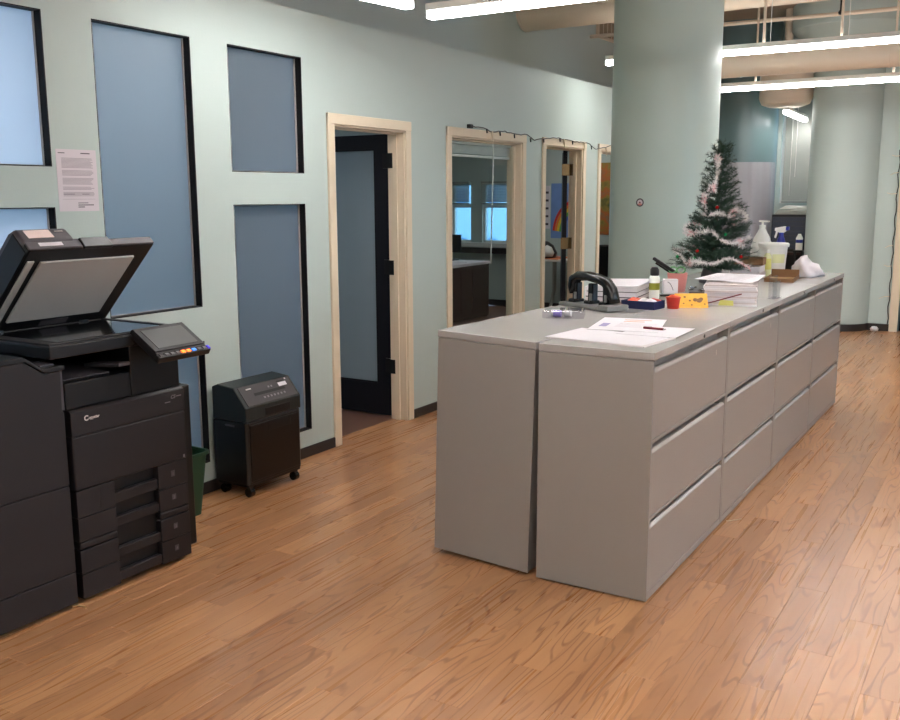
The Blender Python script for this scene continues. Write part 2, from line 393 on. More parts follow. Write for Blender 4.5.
# offices behind the left wall
S(MB().box(-8.5, WX - WT, -6, 9.7, 2.63, WALLTOP - .001).build('ceiling_office', M['wall']))
S(MB().box(-8.5, WX - WT, -6, 9.7, -.05, 0).build('floor_office', M['office_floor']))
S(MB().box(-6, WX - WT, -.60, -.50, 0, 2.63).build('wall_office_partition', M['wall']))
S(MB().box(-6, WX - WT, .26, .34, 0, 2.63).build('wall_office_screen', M['wall']))
S(MB().box(-8.5, WX - WT, 2.42, 2.52, 0, 2.63).build('wall_office_divider', M['wall']))
wall_with_holes('wall_office_far', 'x', -6.0, .15, -6.0, 2.42, 0, 2.63, [(-3.4, -.7, .75, 2.45), (-.42, .20, .75, 2.45), (1.2, 1.9, .9, 2.0)], M['wall'])
S(MB().box(-8.65, -8.5, 2.42, 9.0, 0, 2.63).build('wall_office_end', M['wall']))
OW = [(-6.25, -5.90), (-5.72, -5.25)]
wall_with_holes('wall_office_back', 'y', 8.8, .15, -8.5, WX - WT, 0, 2.63, [(x0, x1, .93, 1.80) for x0, x1 in OW] + [(-7.6, -6.6, .93, 1.80)], M['wall'])
# main room shell
wall_with_holes('wall_back', 'y', 9.7, .15, -3.42, -.45, 0, 3.8, [(-1.70, -.95, 1.50, 2.84)], M['wall'])
wall_with_holes('wall_back_right', 'y', 8.8, .15, -.60, 5.5, 0, 3.8, [(-.06, .84, -.01, 2.05)], M['wall'])
wall_with_holes('wall_right', 'x', 5.65, .15, -6, 8.95, 0, 3.8, [(1.4, 3.6, .9, 2.7)], M['wall'])
S(MB().box(-6.1, 5.65, -6.15, -6, 0, 3.8).build('wall_front', M['wall']))
S(MB().box(-3.42, 5.65, -6.15, 9.85, 3.8, 3.9).build('ceiling', M['ceiling']))
S(MB().box(-.45, .3, 8.95, 9.85, 0, 3.8).build('wall_alcove', M['wall']))

# floor with its laminate strips
fl = MB().box(-2.70, 5.6, -6.1, 9.8, -.06, -.009).build('floor', M['dark_wood']); fl['kind'] = 'structure'
def strip_mb(x0, x1, y0, y1, mb):
    g = .0002; c = .0009; h = .0006; b = -.009
    mb.add([(x0 + g, y0 + g, b), (x1 - g, y0 + g, b), (x1 - g, y1 - g, b), (x0 + g, y1 - g, b),
            (x0 + g, y0 + g, -h), (x1 - g, y0 + g, -h), (x1 - g, y1 - g, -h), (x0 + g, y1 - g, -h),
            (x0 + c, y0 + c, 0), (x1 - c, y0 + c, 0), (x1 - c, y1 - c, 0), (x0 + c, y1 - c, 0)],
           [(0, 1, 5, 4), (1, 2, 6, 5), (2, 3, 7, 6), (3, 0, 4, 7), (4, 5, 9, 8), (5, 6, 10, 9), (6, 7, 11, 10), (7, 4, 8, 11), (8, 9, 10, 11)])
strips = []
for row in range(math.floor(-2.70 / PW), math.ceil(5.6 / PW)):
    q = row * .6180339; off = (q - math.floor(q)) * PL
    x0, x1 = max(row * PW, -2.70), min((row + 1) * PW, 5.6)
    k = math.floor((-6.1 + off) / PL)
    while k * PL - off < 9.8:
        y0, y1 = max(k * PL - off, -6.1), min((k + 1) * PL - off, 9.8); k += 1
        if y1 - y0 < .01 or x1 - x0 < .01: continue
        strips.append((x0, x1, y0, y1))
def strip_score(s):
    x, y = (s[0] + s[1]) / 2, (s[2] + s[3]) / 2
    if -1.0 < x < -.03 and .02 < y < 4.3: return 1e9
    if x < -1.97 and y < -.5: return 1e9
    best = 1e9
    for yy in (s[2], y, s[3]):
        u, v, z = px_of((x, yy, 0))
        if -10 < u < 910 and 0 < v < 730: best = min(best, z)
    return best
order = sorted(strips, key=strip_score)
plank_mesh = {}; rest = MB()
for n, s in enumerate(order):
    if n < 300 and strip_score(s) < 1e8:
        key = (round(s[1] - s[0], 4), round(s[3] - s[2], 4))
        if key not in plank_mesh:
            mb = MB(); strip_mb(0, s[1] - s[0], 0, s[3] - s[2], mb)
            o = mb.build('plank', M['wood'], fl); plank_mesh[key] = o.data
        else:
            o = bpy.data.objects.new('plank', plank_mesh[key]); COL.objects.link(o); o.parent = fl
        o.location = (s[0], s[2], 0)
    else: strip_mb(*s, rest)
rest.build('planks_beyond', M['wood'], fl, kind='stuff')

# baseboards on the left wall
for y0, y1 in ((-.45, 1.268), (2.197, 2.676), (3.972, 4.303), (5.269, 5.580), (6.545, 9.7)):
    S(MB().box(WX, WX + .014, y0, y1, 0, .066).build('baseboard_left', M['baseboard'], bevel=.003))
S(MB().box(-.40, -.15, 8.785, 8.8, 0, .085).build('baseboard_back', M['baseboard'], bevel=.003))

# fixed window panes in the left wall
def fixed_window(name, y0, y1, z0, z1, glass):
    r = struct(name, (WX, y0, z0)); t = .005; d = .056
    f = MB()
    f.box(WX - d, WX - .001, y0, y0 + t, z0, z1).box(WX - d, WX - .001, y1 - t, y1, z0, z1)
    f.box(WX - d, WX - .001, y0 + t, y1 - t, z1 - t, z1).box(WX - d, WX - .001, y0 + t, y1 - t, z0, z0 + t)
    f.build('frame', M['black_trim'], r)
    b = MB(); e = .0035
    b.box(WX - d + .001, WX - d + .012, y1 - t - e, y1 - t, z0 + t, z1 - t).box(WX - d + .001, WX - d + .012, y0 + t, y0 + t + e, z0 + t, z1 - t)
    b.box(WX - d + .001, WX - d + .006, y0 + t, y1 - t, z0 + t, z0 + t + e)
    b.build('glazing_bead', M['bead'], r)
    MB().box(WX - d - .010, WX - d - .001, y0 + .002, y1 - .002, z0 + .002, z1 - .002).build('glass', glass, r)
for i, (y0, y1, z0, z1) in enumerate(openings): fixed_window('window_%d' % (i + 1), y0, y1, z0, z1, M['frosted'])

# cream casings of the doors and of the interior window
def casing(r, y0, y1, ztop, zbot=0.0, foot=True):
    cw = .062; e = .018
    MB().box(WX, WX + e, y0 - cw, y0 + .004, zbot, ztop + cw).build('casing', M['cream'], r, bevel=.004)
    MB().box(WX, WX + e, y1 - .004, y1 + cw, zbot, ztop + cw).build('casing', M['cream'], r, bevel=.004)
    MB().box(WX, WX + e + .003, y0 - cw, y1 + cw, ztop - .004, ztop + cw).build('casing', M['cream'], r, bevel=.004)
    j = MB(); d = WT + .012
    j.box(WX - d, WX + .004, y0, y0 + .016, zbot, ztop).box(WX - d, WX + .004, y1 - .016, y1, zbot, ztop).box(WX - d, WX + .004, y0, y1, ztop - .016, ztop)
    j.build('jamb', M['cream'], r, bevel=.002)
    s = MB()
    s.box(WX - .085, WX - .050, y0 + .016, y0 + .028, zbot, ztop - .016).box(WX - .085, WX - .050, y1 - .028, y1 - .016, zbot, ztop - .016).box(WX - .085, WX - .050, y0 + .016, y1 - .016, ztop - .028, ztop - .016)
    s.build('stop', M['cream'], r, bevel=.002)
# door 1: open, dark leaf with frosted glass
d1 = struct('door_1', (WX, doors[1][0], 0)); casing(d1, *doors[1], DOORZ)
lx0, lx1, ly = -3.50, -2.735, 2.150
lm = MB()
lm.box(lx1 - .118, lx1, ly, ly + .042, .012, 2.045).box(lx0, lx0 + .118, ly, ly + .042, .012, 2.045)
lm.box(lx0 + .118, lx1 - .118, ly, ly + .042, 1.945, 2.045).box(lx0 + .118, lx1 - .118, ly, ly + .042, .012, .245)
leaf = lm.build('door_leaf', M['door_paint'], d1)
MB().box(lx0 + .110, lx1 - .110, ly + .015, ly + .027, .235, 1.955).build('glass', M['frosted_door'], leaf)
bd = MB()
bd.box(lx1 - .128, lx1 - .118, ly + .004, ly + .014, .245, 1.945).box(lx0 + .118, lx1 - .118, ly + .004, ly + .014, .245, .255).box(lx0 + .118, lx1 - .118, ly + .004, ly + .014, 1.935, 1.945)
bd.build('glazing_bead', M['black_trim'], leaf)
for z in (1.86, 1.11, .39):
    h = MB().box(-2.715, -2.640, 2.1095, 2.1140, z - .052, z + .052).box(-2.775, -2.715, 2.138, 2.150, z - .052, z + .052)
    h.build('hinge_plate', M['black_metal'], d1); 
    MB().cyl((-2.717, 2.128, z - .054), (-2.717, 2.128, z + .054), .009, 10).build('hinge_pin', M['black_metal'], d1, smooth=True)
# door 3 : seen past its edge, brass hinges
d3 = struct('door_2', (WX, doors[3][0], 0)); casing(d3, *doors[3], DOORZ)
hx, hy = WX - WT - .006, doors[3][1] - .022; dl = Vector((-.43, .903, 0)).normalized(); dn = Vector((dl.y, -dl.x, 0))
c0 = Vector((hx - .01, hy - .07, 1.03)) 
lf = MB().obox(c0 + dl * .40 + dn * .0, dl * .40, dn * .021, (0, 0, 1.015)).build('door_leaf', M['door_paint'], d3)
for z in (1.86, 1.15, .40):
    MB().box(WX - .128, WX - .055, doors[3][1] - .0205, doors[3][1] - .016, z - .055, z + .055).obox((c0.x + .004, c0.y - .006, z), dn * .034, dl * .003, (0, 0, .055)).build('hinge_plate', M['brass'], d3)
    MB().cyl((WX - .129, doors[3][1] - .030, z - .056), (WX - .129, doors[3][1] - .030, z + .056), .010, 10).build('hinge_pin', M['brass'], d3, smooth=True)
d4 = struct('door_3', (WX, doors[4][0], 0)); casing(d4, *doors[4], DOORZ)
# interior window with a pane in the middle of its deep jamb
w7 = struct('window_7', (WX, doors[2][0], .1)); casing(w7, *doors[2], DOORZ, .04)
MB().box(WX - .071, WX - .064, doors[2][0] + .017, doors[2][1] - .017, .116, DOORZ - .017).build('glass', M['glass'], w7)
MB().box(WX - .132, WX + .03, doors[2][0] - .06, doors[2][1] + .06, .05, .102).build('sill', M['cream'], w7, bevel=.004)
# exterior windows
def ext_window_y(name, x0, x1, z0, z1, y, m, rails, sill=None):
    r = struct(name, (x0, y, z0)); f = MB(); t = .035
    f.box(x0, x0 + t, y + .04, y + .10, z0, z1).box(x1 - t, x1, y + .04, y + .10, z0, z1).box(x0, x1, y + .04, y + .10, z0, z0 + t).box(x0, x1, y + .04, y + .10, z1 - t, z1)
    for zz in rails: f.box(x0, x1, y + .03, y + .10, zz - .03, zz + .03)
    f.build('frame', m, r)
    MB().box(x0 + .01, x1 - .01, y + .066, y + .072, z0 + .01, z1 - .01).build('glass', M['tinted_glass'], r)
    return r
for i, (x0, x1) in enumerate(OW + [(-7.6, -6.6)]): ext_window_y('window_%d' % (8 + i), x0, x1, .93, 1.80, 8.8, M['white_plastic'], (1.47,))
S(MB().box(-8.4, -4.7, 8.70, 8.80, .78, .86).build('trim_1', M['baseboard']))
S(MB().box(-8.4, -4.7, 8.74, 8.80, .87, .93).build('trim_2', M['white_plastic']))
wb = ext_window_y('window_11', -1.70, -.95, 1.50, 2.84, 9.7, M['white_plastic'], ())
def ext_window_x(name, y0, y1, z0, z1, x, mull=1):
    r = struct(name, (x, y0, z0)); f = MB(); t = .05
    f.box(x - .12, x - .04, y0, y0 + t, z0, z1).box(x - .12, x - .04, y1 - t, y1, z0, z1).box(x - .12, x - .04, y0, y1, z0, z0 + t).box(x - .12, x - .04, y0, y1, z1 - t, z1)
    for k in range(mull):
        yy = y0 + (y1 - y0) * (k + 1) / (mull + 1); f.box(x - .12, x - .04, yy - .04, yy + .04, z0, z1)
    f.box(x - .12, x - .04, y0, y1, (z0 + z1) / 2 + .1, (z0 + z1) / 2 + .18)
    f.build('frame', M['white_plastic'], r)
    MB().box(x - .085, x - .079, y0 + .02, y1 - .02, z0 + .02, z1 - .02).build('glass', M['glass'], r)
for i, y0 in enumerate((1.4,)): ext_window_x('window_%d' % (12 + i), y0, y0 + 2.2, .9, 2.7, 5.65)
ext_window_x('window_16', -3.4, -.7, .75, 2.45, -6.0, 2); ext_window_x('window_17', -.42, .20, .75, 2.45, -6.0, 0); ext_window_x('window_18', 1.2, 1.9, .9, 2.0, -6.0, 0)
def portal(loc, rot, sx, sy):
    l = bpy.data.lights.new('window_portal', 'AREA'); l.shape = 'RECTANGLE'; l.size = sx; l.size_y = sy; l.cycles.is_portal = True
    o = bpy.data.objects.new('window_portal', l); COL.objects.link(o); o.location = loc; o.rotation_euler = rot
for y0 in (1.4,): portal((5.66, y0 + 1.1, 1.8), (0, PI / 2, 0), 1.8, 2.2)
portal((-6.16, -2.05, 1.6), (0, -PI / 2, 0), 1.7, 2.7); portal((-6.16, -.11, 1.6), (0, -PI / 2, 0), 1.7, .62); portal((-6.16, 1.55, 1.45), (0, -PI / 2, 0), 1.1, .7)
for x0, x1 in OW + [(-7.6, -6.6)]: portal(((x0 + x1) / 2, 8.96, 1.365), (-PI / 2, 0, 0), x1 - x0, .87)

# columns
S(MB().lathe([(.445, 0), (.445, 3.8)], (-1.535, 4.53, 0), 64).build('column_1', M['column'], smooth=True))
S(MB().lathe([(.40, 0), (.40, 3.30), (.68, 3.52), (.68, 3.8)], (-.775, 8.88, 0), 48).build('column_2', M['wall'], smooth=True))
S(MB().lathe([(.405, 0), (.405, .085), (.402, .085)], (-.775, 8.88, 0), 48).build('baseboard_column', M['baseboard'], smooth=True))
S(MB().lathe([(.45, 0), (.45, 3.8)], (-2.19, 9.60, 0), 48).build('column_3', M['column_teal'], smooth=True))
# back doorway casing
d5 = struct('door_5', (-.06, 8.8, 0))
for x0, x1, z0, z1 in ((-.15, -.055, 0, 2.14), (.835, .93, 0, 2.14), (-.055, .835, 2.045, 2.14)):
    MB().box(x0, x1, 8.778, 8.80, z0, z1).build('casing', M['cream'], d5, bevel=.004)
MB().box(-.04, .82, 8.83, 8.87, .01, 2.04).build('door_leaf', M['door_paint'], d5)

# ducts, pipe, ceiling vent
def duct(label, a, b, r, flange=True, n=32):
    a, b = Vector(a), Vector(b); t = thing('air_duct', a, label, 'duct')
    MB().cyl(a, b, r, n).build('duct_body', M['duct'], t, smooth=True)
    d = (b - a).normalized(); L_ = (b - a).length
    for k in ([.02] + [x for x in (1.95, 3.9, 5.6) if x < L_ - .1]):
        MB().cyl(a + d * (k - .012), a + d * (k + .012), r + .006, n).build('joint_band', M['duct'], t, smooth=True)
    return t
duct('wide round beige duct from the grey upper wall, highest, behind the mint column', (-3.298, 5.36, 3.43), (5.48, 5.36, 3.43), .20)
duct('slim round beige duct hung between the two light strips right of the mint column', (-2.0, 6.4, 2.895), (5.48, 6.4, 2.895), .125)
t = thing('ceiling_drum', (-1.48, 8.78, 2.66), 'round beige ceiling drum hanging over the far alcove, beside the flared column', 'drum')
MB().lathe([(0, .0), (.20, .005), (.28, .035), (.31, .10), (.31, .55), (.05, .57)], (-1.48, 8.78, 2.66), 40).build('shell', M['duct'], t, smooth=True)
MB().lathe([(.05, .56), (.05, 1.14)], (-1.48, 8.78, 2.66), 16).build('stem', M['duct'], t, smooth=True)
tag(MB().tube([(-3.29, 7.0, 3.40), (0, 7.0, 3.385), (5.48, 7.0, 3.37)], .022, 10).build('sprinkler_pipe', M['duct'], smooth=True), 'thin beige pipe running under the ceiling above the slim duct', 'pipe')
t = thing('ceiling_vent', (-.82, 8.45, 3.78), 'dark square vent panel on the ceiling beside the flared column head', 'vent')
MB().rbox(-.62, 8.05, 3.770, 3.799, .42, .42, .35).build('panel', M['black_trim'], t)
MB().rbox(-.62, 8.05, 3.762, 3.770, .30, .30, .35).build('grille', M['baseboard'], t)
tag(MB().lathe([(.0, -.05), (.022, -.045), (.028, -.02), (.012, 0), (.012, .38)], (-.60, 6.97, 3.42), 12).build('fire_sprinkler', M['black_metal'], smooth=True), 'small dark sprinkler head hanging under the ceiling', 'sprinkler')
t = thing('wall_vent', (-3.30, 7.2, 3.48), 'beige slotted air grille high on the grey upper wall', 'vent')
MB().box(-3.30, -3.27, 7.18, 7.74, 3.42, 3.66).build('frame', M['duct'], t, bevel=.004)
for k in range(4): MB().box(-3.272, -3.262, 7.22 + k * .125, 7.31 + k * .125, 3.45, 3.63).build('slat', M['ceiling'], t)
t = thing('column_vent', (-1.93, 9.28, 2.6), 'small grey slotted grille on the teal column by the far blinds', 'vent')
MB().obox((-2.04, 9.205, 2.72), (.062, .022, 0), (-.004, .010, 0), (0, 0, .11)).build('frame', M['blind'], t)
for k in range(3): MB().obox((-2.075 + .035 * k, 9.187 + .012 * k, 2.72), (.010, .004, 0), (-.002, .006, 0), (0, 0, .09)).build('slat', M['baseboard'], t)

# ------------------------------------------------------------------ LED strip lights
LZ = 2.80
def pendant(label, a, b, rods, LZ=LZ):
    a, b = Vector((*a, LZ)), Vector((*b, LZ)); d = (b - a).normalized(); s = Vector((-d.y, d.x, 0)); L_ = (b - a).length
    t = thing('strip_light', a, label, 'lamp', 'LED strip lights under the ceiling'); c = (a + b) / 2
    MB().obox(c + Vector((0, 0, .030)), d * (L_ / 2), s * .034, (0, 0, .021)).build('diffuser', M['led'], t, bevel=.008)
    MB().obox(c + Vector((0, 0, .072)), d * (L_ / 2 + .002), s * .038, (0, 0, .020)).build('housing', M['white_plastic'], t, bevel=.003)
    MB().obox(c + Vector((0, 0, .0922)), d * (L_ / 2 - .02), s * .026, (0, 0, .0004)).build('added_glow_strip', M['added_glow_strip'], t)  # unseen glowing strip, added to lighten what lies above the fixture
    for q in rods:
        p = a + d * q
        MB().cyl((p.x, p.y, LZ + .09), (p.x, p.y, 3.80), .011, 8).build('hanging_rod', M['duct'], t, smooth=True)
        MB().cyl((p.x + .06, p.y - .03, LZ + .09), (p.x + .06, p.y - .03, 3.80), .0035, 6).build('power_cord', M['white_plastic'], t)
    return t
pendant('crosswise LED strip light in front of the mint column, its end nearest the left wall', (-1.91, 1.412), (5.2, 1.412), (3.4, 5.6), 2.62)
pendant('lengthwise LED strip light along the left wall above the copier', (-1.836, 1.100), (-2.02, -.13), (.5, 1.0), 2.62)
pendant('upper of the two LED strips right of the mint column, running behind it', (-2.32, 5.13), (2.4, 5.13), (1.43, 2.05, 4.4))
pendant('lower of the two LED strips right of the mint column, farther away', (-1.9, 6.88), (1.6, 6.88), (.52, 1.83, 3.2), 2.68)
pendant('LED strip light over the open floor in front of the cabinets', (-1.0, -1.3), (5.2, -1.3), (1.0, 5.0), 2.62)
pendant('LED strip light nearest the front wall', (-1.0, -4.0), (5.2, -4.0), (1.0, 5.0), 2.62)
t = thing('batten_light', (-1.485, 8.85, 2.57), 'short bright LED batten in front of the far window blinds', 'lamp')
MB().obox((-1.44, 9.2, 2.585), (.047, .36, -.028), (.03, -.004, 0), (0, 0, .022)).build('diffuser', M['led'], t)
MB().obox((-1.44, 9.2, 2.622), (.047, .362, -.028), (.033, -.004, 0), (0, 0, .016)).build('housing', M['white_plastic'], t)
MB().cyl((-1.46, 8.98, 2.64), (-1.46, 8.98, 2.722), .008, 8).build('hanging_rod', M['duct'], t)

M['fill_cool'] = emission_mat('cool_fill_panel', (.92, .92, 1.0), 7.0)  # glow of the added panels that brighten offices and frosted panes
M['fill_dim'] = emission_mat('dim_fill_panel', (.90, .94, 1.0), 2.0)
M['fill_office'] = emission_mat('office_fill_panel', (1.0, .98, .95), 5.0)
for lb, x, y in (('added unseen fill panel over the office desk', -5.0, 6.6), ('added unseen fill panel over the folding table', -3.8, 7.9), ('added unseen fill panel in the office behind the open dark door', -3.6, 1.2), ('added unseen fill panel in the office behind the copier', -3.5, -1.3), ('second added unseen fill panel in the office behind the copier', -4.9, -1.3), ('added unseen fill panel in the narrow office behind the tall pane', -3.4, -.13)):
    t = thing('unseen_fill_panel', (x, y, 2.63), lb, 'lamp', 'added office fill panels')  # unseen panel, added to light the office from inside
    MB().box(x - .30, x + .30, y - .30, y + .30, 2.605, 2.63).build('frame', M['white_plastic'], t)
    MB().box(x - .27, x + .27, y - .27, y + .27, 2.600, 2.606).build('diffuser', M['fill_cool' if y < -1 else 'fill_dim' if y < 2.4 else 'fill_office'], t)

# ------------------------------------------------------------------ filing cabinets
CW = 1.074; CD = .489; CH = 1.02
def make_cabinet(label):
    t = thing('filing_cabinet', (0, 0, 0), label, 'cabinet'); wd = CW - .003
    b = MB().box(-CD, -.052, 0.012, wd - .012, .012, .99)
    b.box(-CD, 0, 0, .018, .008, .986).box(-CD, 0, wd - .018, wd, .008, .986)
    for z0, z1 in ((.659, .673), (.342, .356), (.008, .040)): b.box(-.054, -.001, .018, wd - .018, z0, z1)
    b.build('body', M['cabinet'], t, bevel=.0022)
    MB().box(-CD - .001, .003, 0, wd, .9885, CH).build('top_panel', M['cabinet_top_lit'], t, bevel=.003)
    for z0, z1 in ((.675, .938), (.358, .617), (.042, .306)):
        y0, y1 = .021, wd - .021
        dr = MB().box(-.051, -.002, y0, y1, z0, z1).build('drawer', M['cabinet'], t, bevel=.002)
        MB().prism([(-.022, y0, z1), (-.002, y0, z1), (-.004, y0, z1 + .004), (-.014, y0, z1 + .011), (-.022, y0, z1 + .011)], (0, y1 - y0, 0)).build('finger_pull', M['cabinet_pull_lit'], dr, bevel=.001)
        if z0 > .6: MB().box(-.003, -.0005, .86, .866, .885, .91).build('label_clip', M['white_print'], dr)
    MB().cyl((0, .645, 1.003), (.0065, .645, 1.003), .008, 12).build('lock', M['baseboard'], t)
    return t
cab = make_cabinet('grey three-drawer filing cabinet nearest on the right, under the loose paper sheets')
cab.location = (0, 0, 0)
for k, lb in ((1, 'second grey three-drawer filing cabinet of the right row, under the tall paper pile'),
              (2, 'third grey three-drawer filing cabinet of the right row'),
              (3, 'farthest grey three-drawer filing cabinet of the right row, under the white bag')):
    c = copy_tree(cab); c.location = (0, k * CW, 0); c['label'] = lb
th0 = .030
for k, lb in ((0, 'grey filing cabinet leaning at the near end of the left row, blank end showing'),
              (1, 'second grey filing cabinet of the back-to-back left row, under the white paper stack'),
              (2, 'third grey filing cabinet of the left row, under the small Christmas tree'),
              (3, 'last grey filing cabinet of the left row, against the mint column')):
    c = copy_tree(cab); c['label'] = lb; th = th0 if k == 0 else 0.0
    c.rotation_euler = (0, -th, PI - (.045 if k == 0 else 0)); c.location = ((-.980 if k == 0 else -.986), .040 + (k + 1) * CW - (.0 if k else .004), CD * math.sin(th) + .0005)
for o in bpy.data.objects:
    if o.name.startswith('filing_cabinet') and o.parent is None: o['group'] = 'grey filing cabinets in two rows'
CT = CH + .0003   # right row's top
CTL = CH + .0008   # left row's top near its outer edge

# ------------------------------------------------------------------ copier
cp = thing('photocopier', (-2.2, -.87, 0), 'charcoal office photocopier with raised scanner lid by left wall', 'copier')
FX = -1.935; Y0, Y1 = -1.160, -.580
MB().box(-2.52, FX - .035, Y0 + .005, Y1 - .005, .05, .795).build('body', M['copier_dark'], cp, bevel=.008)
def front(name, y0, y1, z0, z1, m=None, dx=0.0, bev=.007): return MB().box(FX - .05, FX + dx, y0, y1, z0 + .0012, z1 - .0012).build(name, m or M['copier'], cp, bevel=bev, seg=3)
top = MB().prism([(FX - .06, Y0, .690), (FX, Y0, .690), (FX, Y0, .785), (FX - .012, Y0, .796), (FX - .06, Y0, .798)], (0, Y1 - Y0, 0)).build('top_cover', M['copier'], cp, bevel=.003)
text('logo', 'C', .028, M['white_print'], top, (FX + .0006, -1.100, .746), (0, 1, 0), (0, 0, 1), bold=.0012)
text('logo_letters', 'opystar', .0165, M['white_print'], top, (FX + .0006, -1.079, .749), (0, 1, 0), (0, 0, 1), bold=.0006, italic=.2)
text('model_print', 'CS', .022, M['grey_print'], top, (FX + .0006, -.658, .752), (0, 1, 0), (0, 0, 1), bold=.0006, italic=.3)
MB().box(FX, FX + .0008, -.628, -.598, .757, .761).box(FX, FX + .0008, -.69, -.66, .738, .742).build('print_lines', M['grey_print'], top, kind='stuff')
front('front_door', Y0, Y1, .470, .690)
front('status_light', -.604, -.594, .476, .492, M['grey_print'], .001, .001)
GL, GR = -.976, -.745
for z0, z1, nm in ((.358, .470, '1'), (.258, .358, '2'), (.124, .224, '3'), (.020, .124, '4')):
    h = z1 - z0
    dr = MB().box(FX - .05, FX, Y0, GL, z0 + .0012, z1 - .0012).box(FX - .05, FX - .004, GR, Y1, z0 + .0012, z1 - .0012).box(FX - .05, FX - .045, GL, GR, z0 + .0012, z1 - .0012)
    dr = dr.build('paper_drawer', M['copier'], cp, bevel=.004)
    MB().prism([(FX - .045, GL + .002, z0 + .10 * h), (FX - .008, GL + .002, z0 + .10 * h), (FX - .008, GL + .002, z0 + .47 * h), (FX - .020, GL + .002, z0 + .52 * h), (FX - .045, GL + .002, z0 + .46 * h)], (0, GR - GL - .004, 0)).build('handle', M['copier'], dr, bevel=.002)
    MB().box(FX - .0045, FX - .0035, GR + .070, GR + .092, z0 + .42 * h, z0 + .66 * h).build('size_label', M['copier_grey'], dr)
    text('drawer_number', nm, .020, M['grey_print'], dr, (FX - .003, GR + .076, z0 + .46 * h), (0, 1, 0), (0, 0, 1), ext=.0002)
front('blank_strip', Y0, GL, .2255, .2565); front('blank_strip', GR, Y1, .2255, .2565, None, -.004)
MB().box(FX - .048, FX + .0012, -1.052, -1.049, .372, .470).build('drawer_seam', M['black'], cp)
MB().box(-2.48, -2.00, Y1 - .006, -.487, .030, .782).build('side_cover', M['copier_dark'], cp, bevel=.006)
MB().box(-2.48, FX - .08, Y0 + .03, Y1 - .03, .0, .05).build('plinth', M['black'], cp)
# output bay under the scanner
MB().box(-2.52, -2.40, Y0, Y1, .795, 1.005).build('bay_back', M['black'], cp)
MB().box(-2.52, FX - .02, -.845, Y1 - .004, .797, 1.01).build('bay_tower', M['black'], cp, bevel=.004)
tr = MB().prism([(FX - .02, -1.163, .797), (FX - .02, -1.163, .902), (-2.40, -1.163, .925), (-2.40, -1.163, .797)], (0, .315, 0)).build('output_tray', M['copier_dark'], cp, bevel=.005)
MB().prism([(FX - .06, -1.15, .906), (FX - .06, -1.15, .910), (-2.38, -1.15, .929), (-2.38, -1.15, .925)], (0, .23, 0)).build('tray_insert', M['copier_grey'], tr)
MB().obox((-2.05, -.885, .93), (.11, 0, .01), (0, .028, .0), (0, 0, .008)).build('tray_stop', M['copier_grey'], tr, bevel=.003)
# scanner unit
scn = MB().box(-2.52, FX, -1.230, -.574, 1.008, 1.058).build('scanner_unit', M['copier_dark'], cp, bevel=.006)
rim = MB(); zt, zb = 1.066, 1.056
rim.box(-2.50, FX - .012, -1.222, -1.165, zb, zt).box(-2.50, FX - .012, -.605, -.578, zb, zt).box(-2.50, -2.42, -1.165, -.605, zb, zt).box(FX - .04, FX - .012, -1.165, -.605, zb, zt)
rim.build('scanner_rim', M['copier'], scn, bevel=.002)
MB().box(-2.42, FX - .04, -1.165, -.605, 1.050, 1.063).build('platen_glass', M['platen_glass'], scn)
# raised lid, hinged along the wall side
hp = Vector((-2.43, 0, 1.062)); du = Vector((.352, 0, .350)).normalized(); nu = Vector((-du.z, 0, du.x))     # along the lid, and out of its back
LL = .50; LY0, LY1 = -1.185, -.572
def LP(s, y, n): return hp + du * s + nu * n + Vector((0, y, 0))
def lbox(s0, s1, y0, y1, n0, n1):
    return MB().obox(LP((s0 + s1) / 2, (y0 + y1) / 2, (n0 + n1) / 2), du * ((s1 - s0) / 2), (0, (y1 - y0) / 2, 0), nu * ((n1 - n0) / 2))
lid = lbox(-.02, LL, LY0, LY1, 0, .040).build('lid', M['copier_dark'], cp, bevel=.008)
MB().prism([LP(.0, LY0, .040), LP(LL + .002, LY0, .040), LP(LL + .002, LY0, .060), LP(LL - .006, LY0, .118), LP(LL - .05, LY0, .135), LP(.05, LY0, .135), LP(0, LY0, .10)], (0, .232, 0)).build('document_feeder', M['copier_grey'], lid, bevel=.012, seg=3)
MB().prism([LP(.05, -.953, .040), LP(LL - .016, -.953, .040), LP(LL - .016, -.953, .068), LP(LL - .05, -.953, .075), LP(.05, -.953, .09)], (0, .095, 0)).build('feeder_tray', M['copier_grey'], lid, bevel=.006)
lbox(LL - .004, LL + .004, LY0 + .002, LY1 - .002, .004, .040).build('lid_front', M['copier_grey'], lid, bevel=.003)
lbox(LL - .004, LL + .012, -.940, -.800, -.006, .046).build('lid_handle', M['black'], lid, bevel=.004)
# wedge sides of the feeder, dark
lbox(.02, LL - .02, LY0 - .004, LY0 + .004, .004, .110).build('feeder_side', M['copier_dark'], lid, bevel=.003)
ps = lbox(.070, .435, -1.110, -.652, -.010, .0).build('platen_sheet', M['platen'], lid, bevel=.003)
lbox(.030, .440, -1.168, -1.137, -.006, .0).build('scan_strip', M['platen'], lid, bevel=.002)
lbox(.018, .050, -.935, -.800, -.004, .0).build('lid_label', M['copier_grey'], lid)
for y in (-1.12, -.70): MB().obox((-2.455, y, 1.075), (.035, 0, 0), (0, .028, 0), (0, 0, .022)).build('hinge', M['black_metal'], lid, bevel=.004)
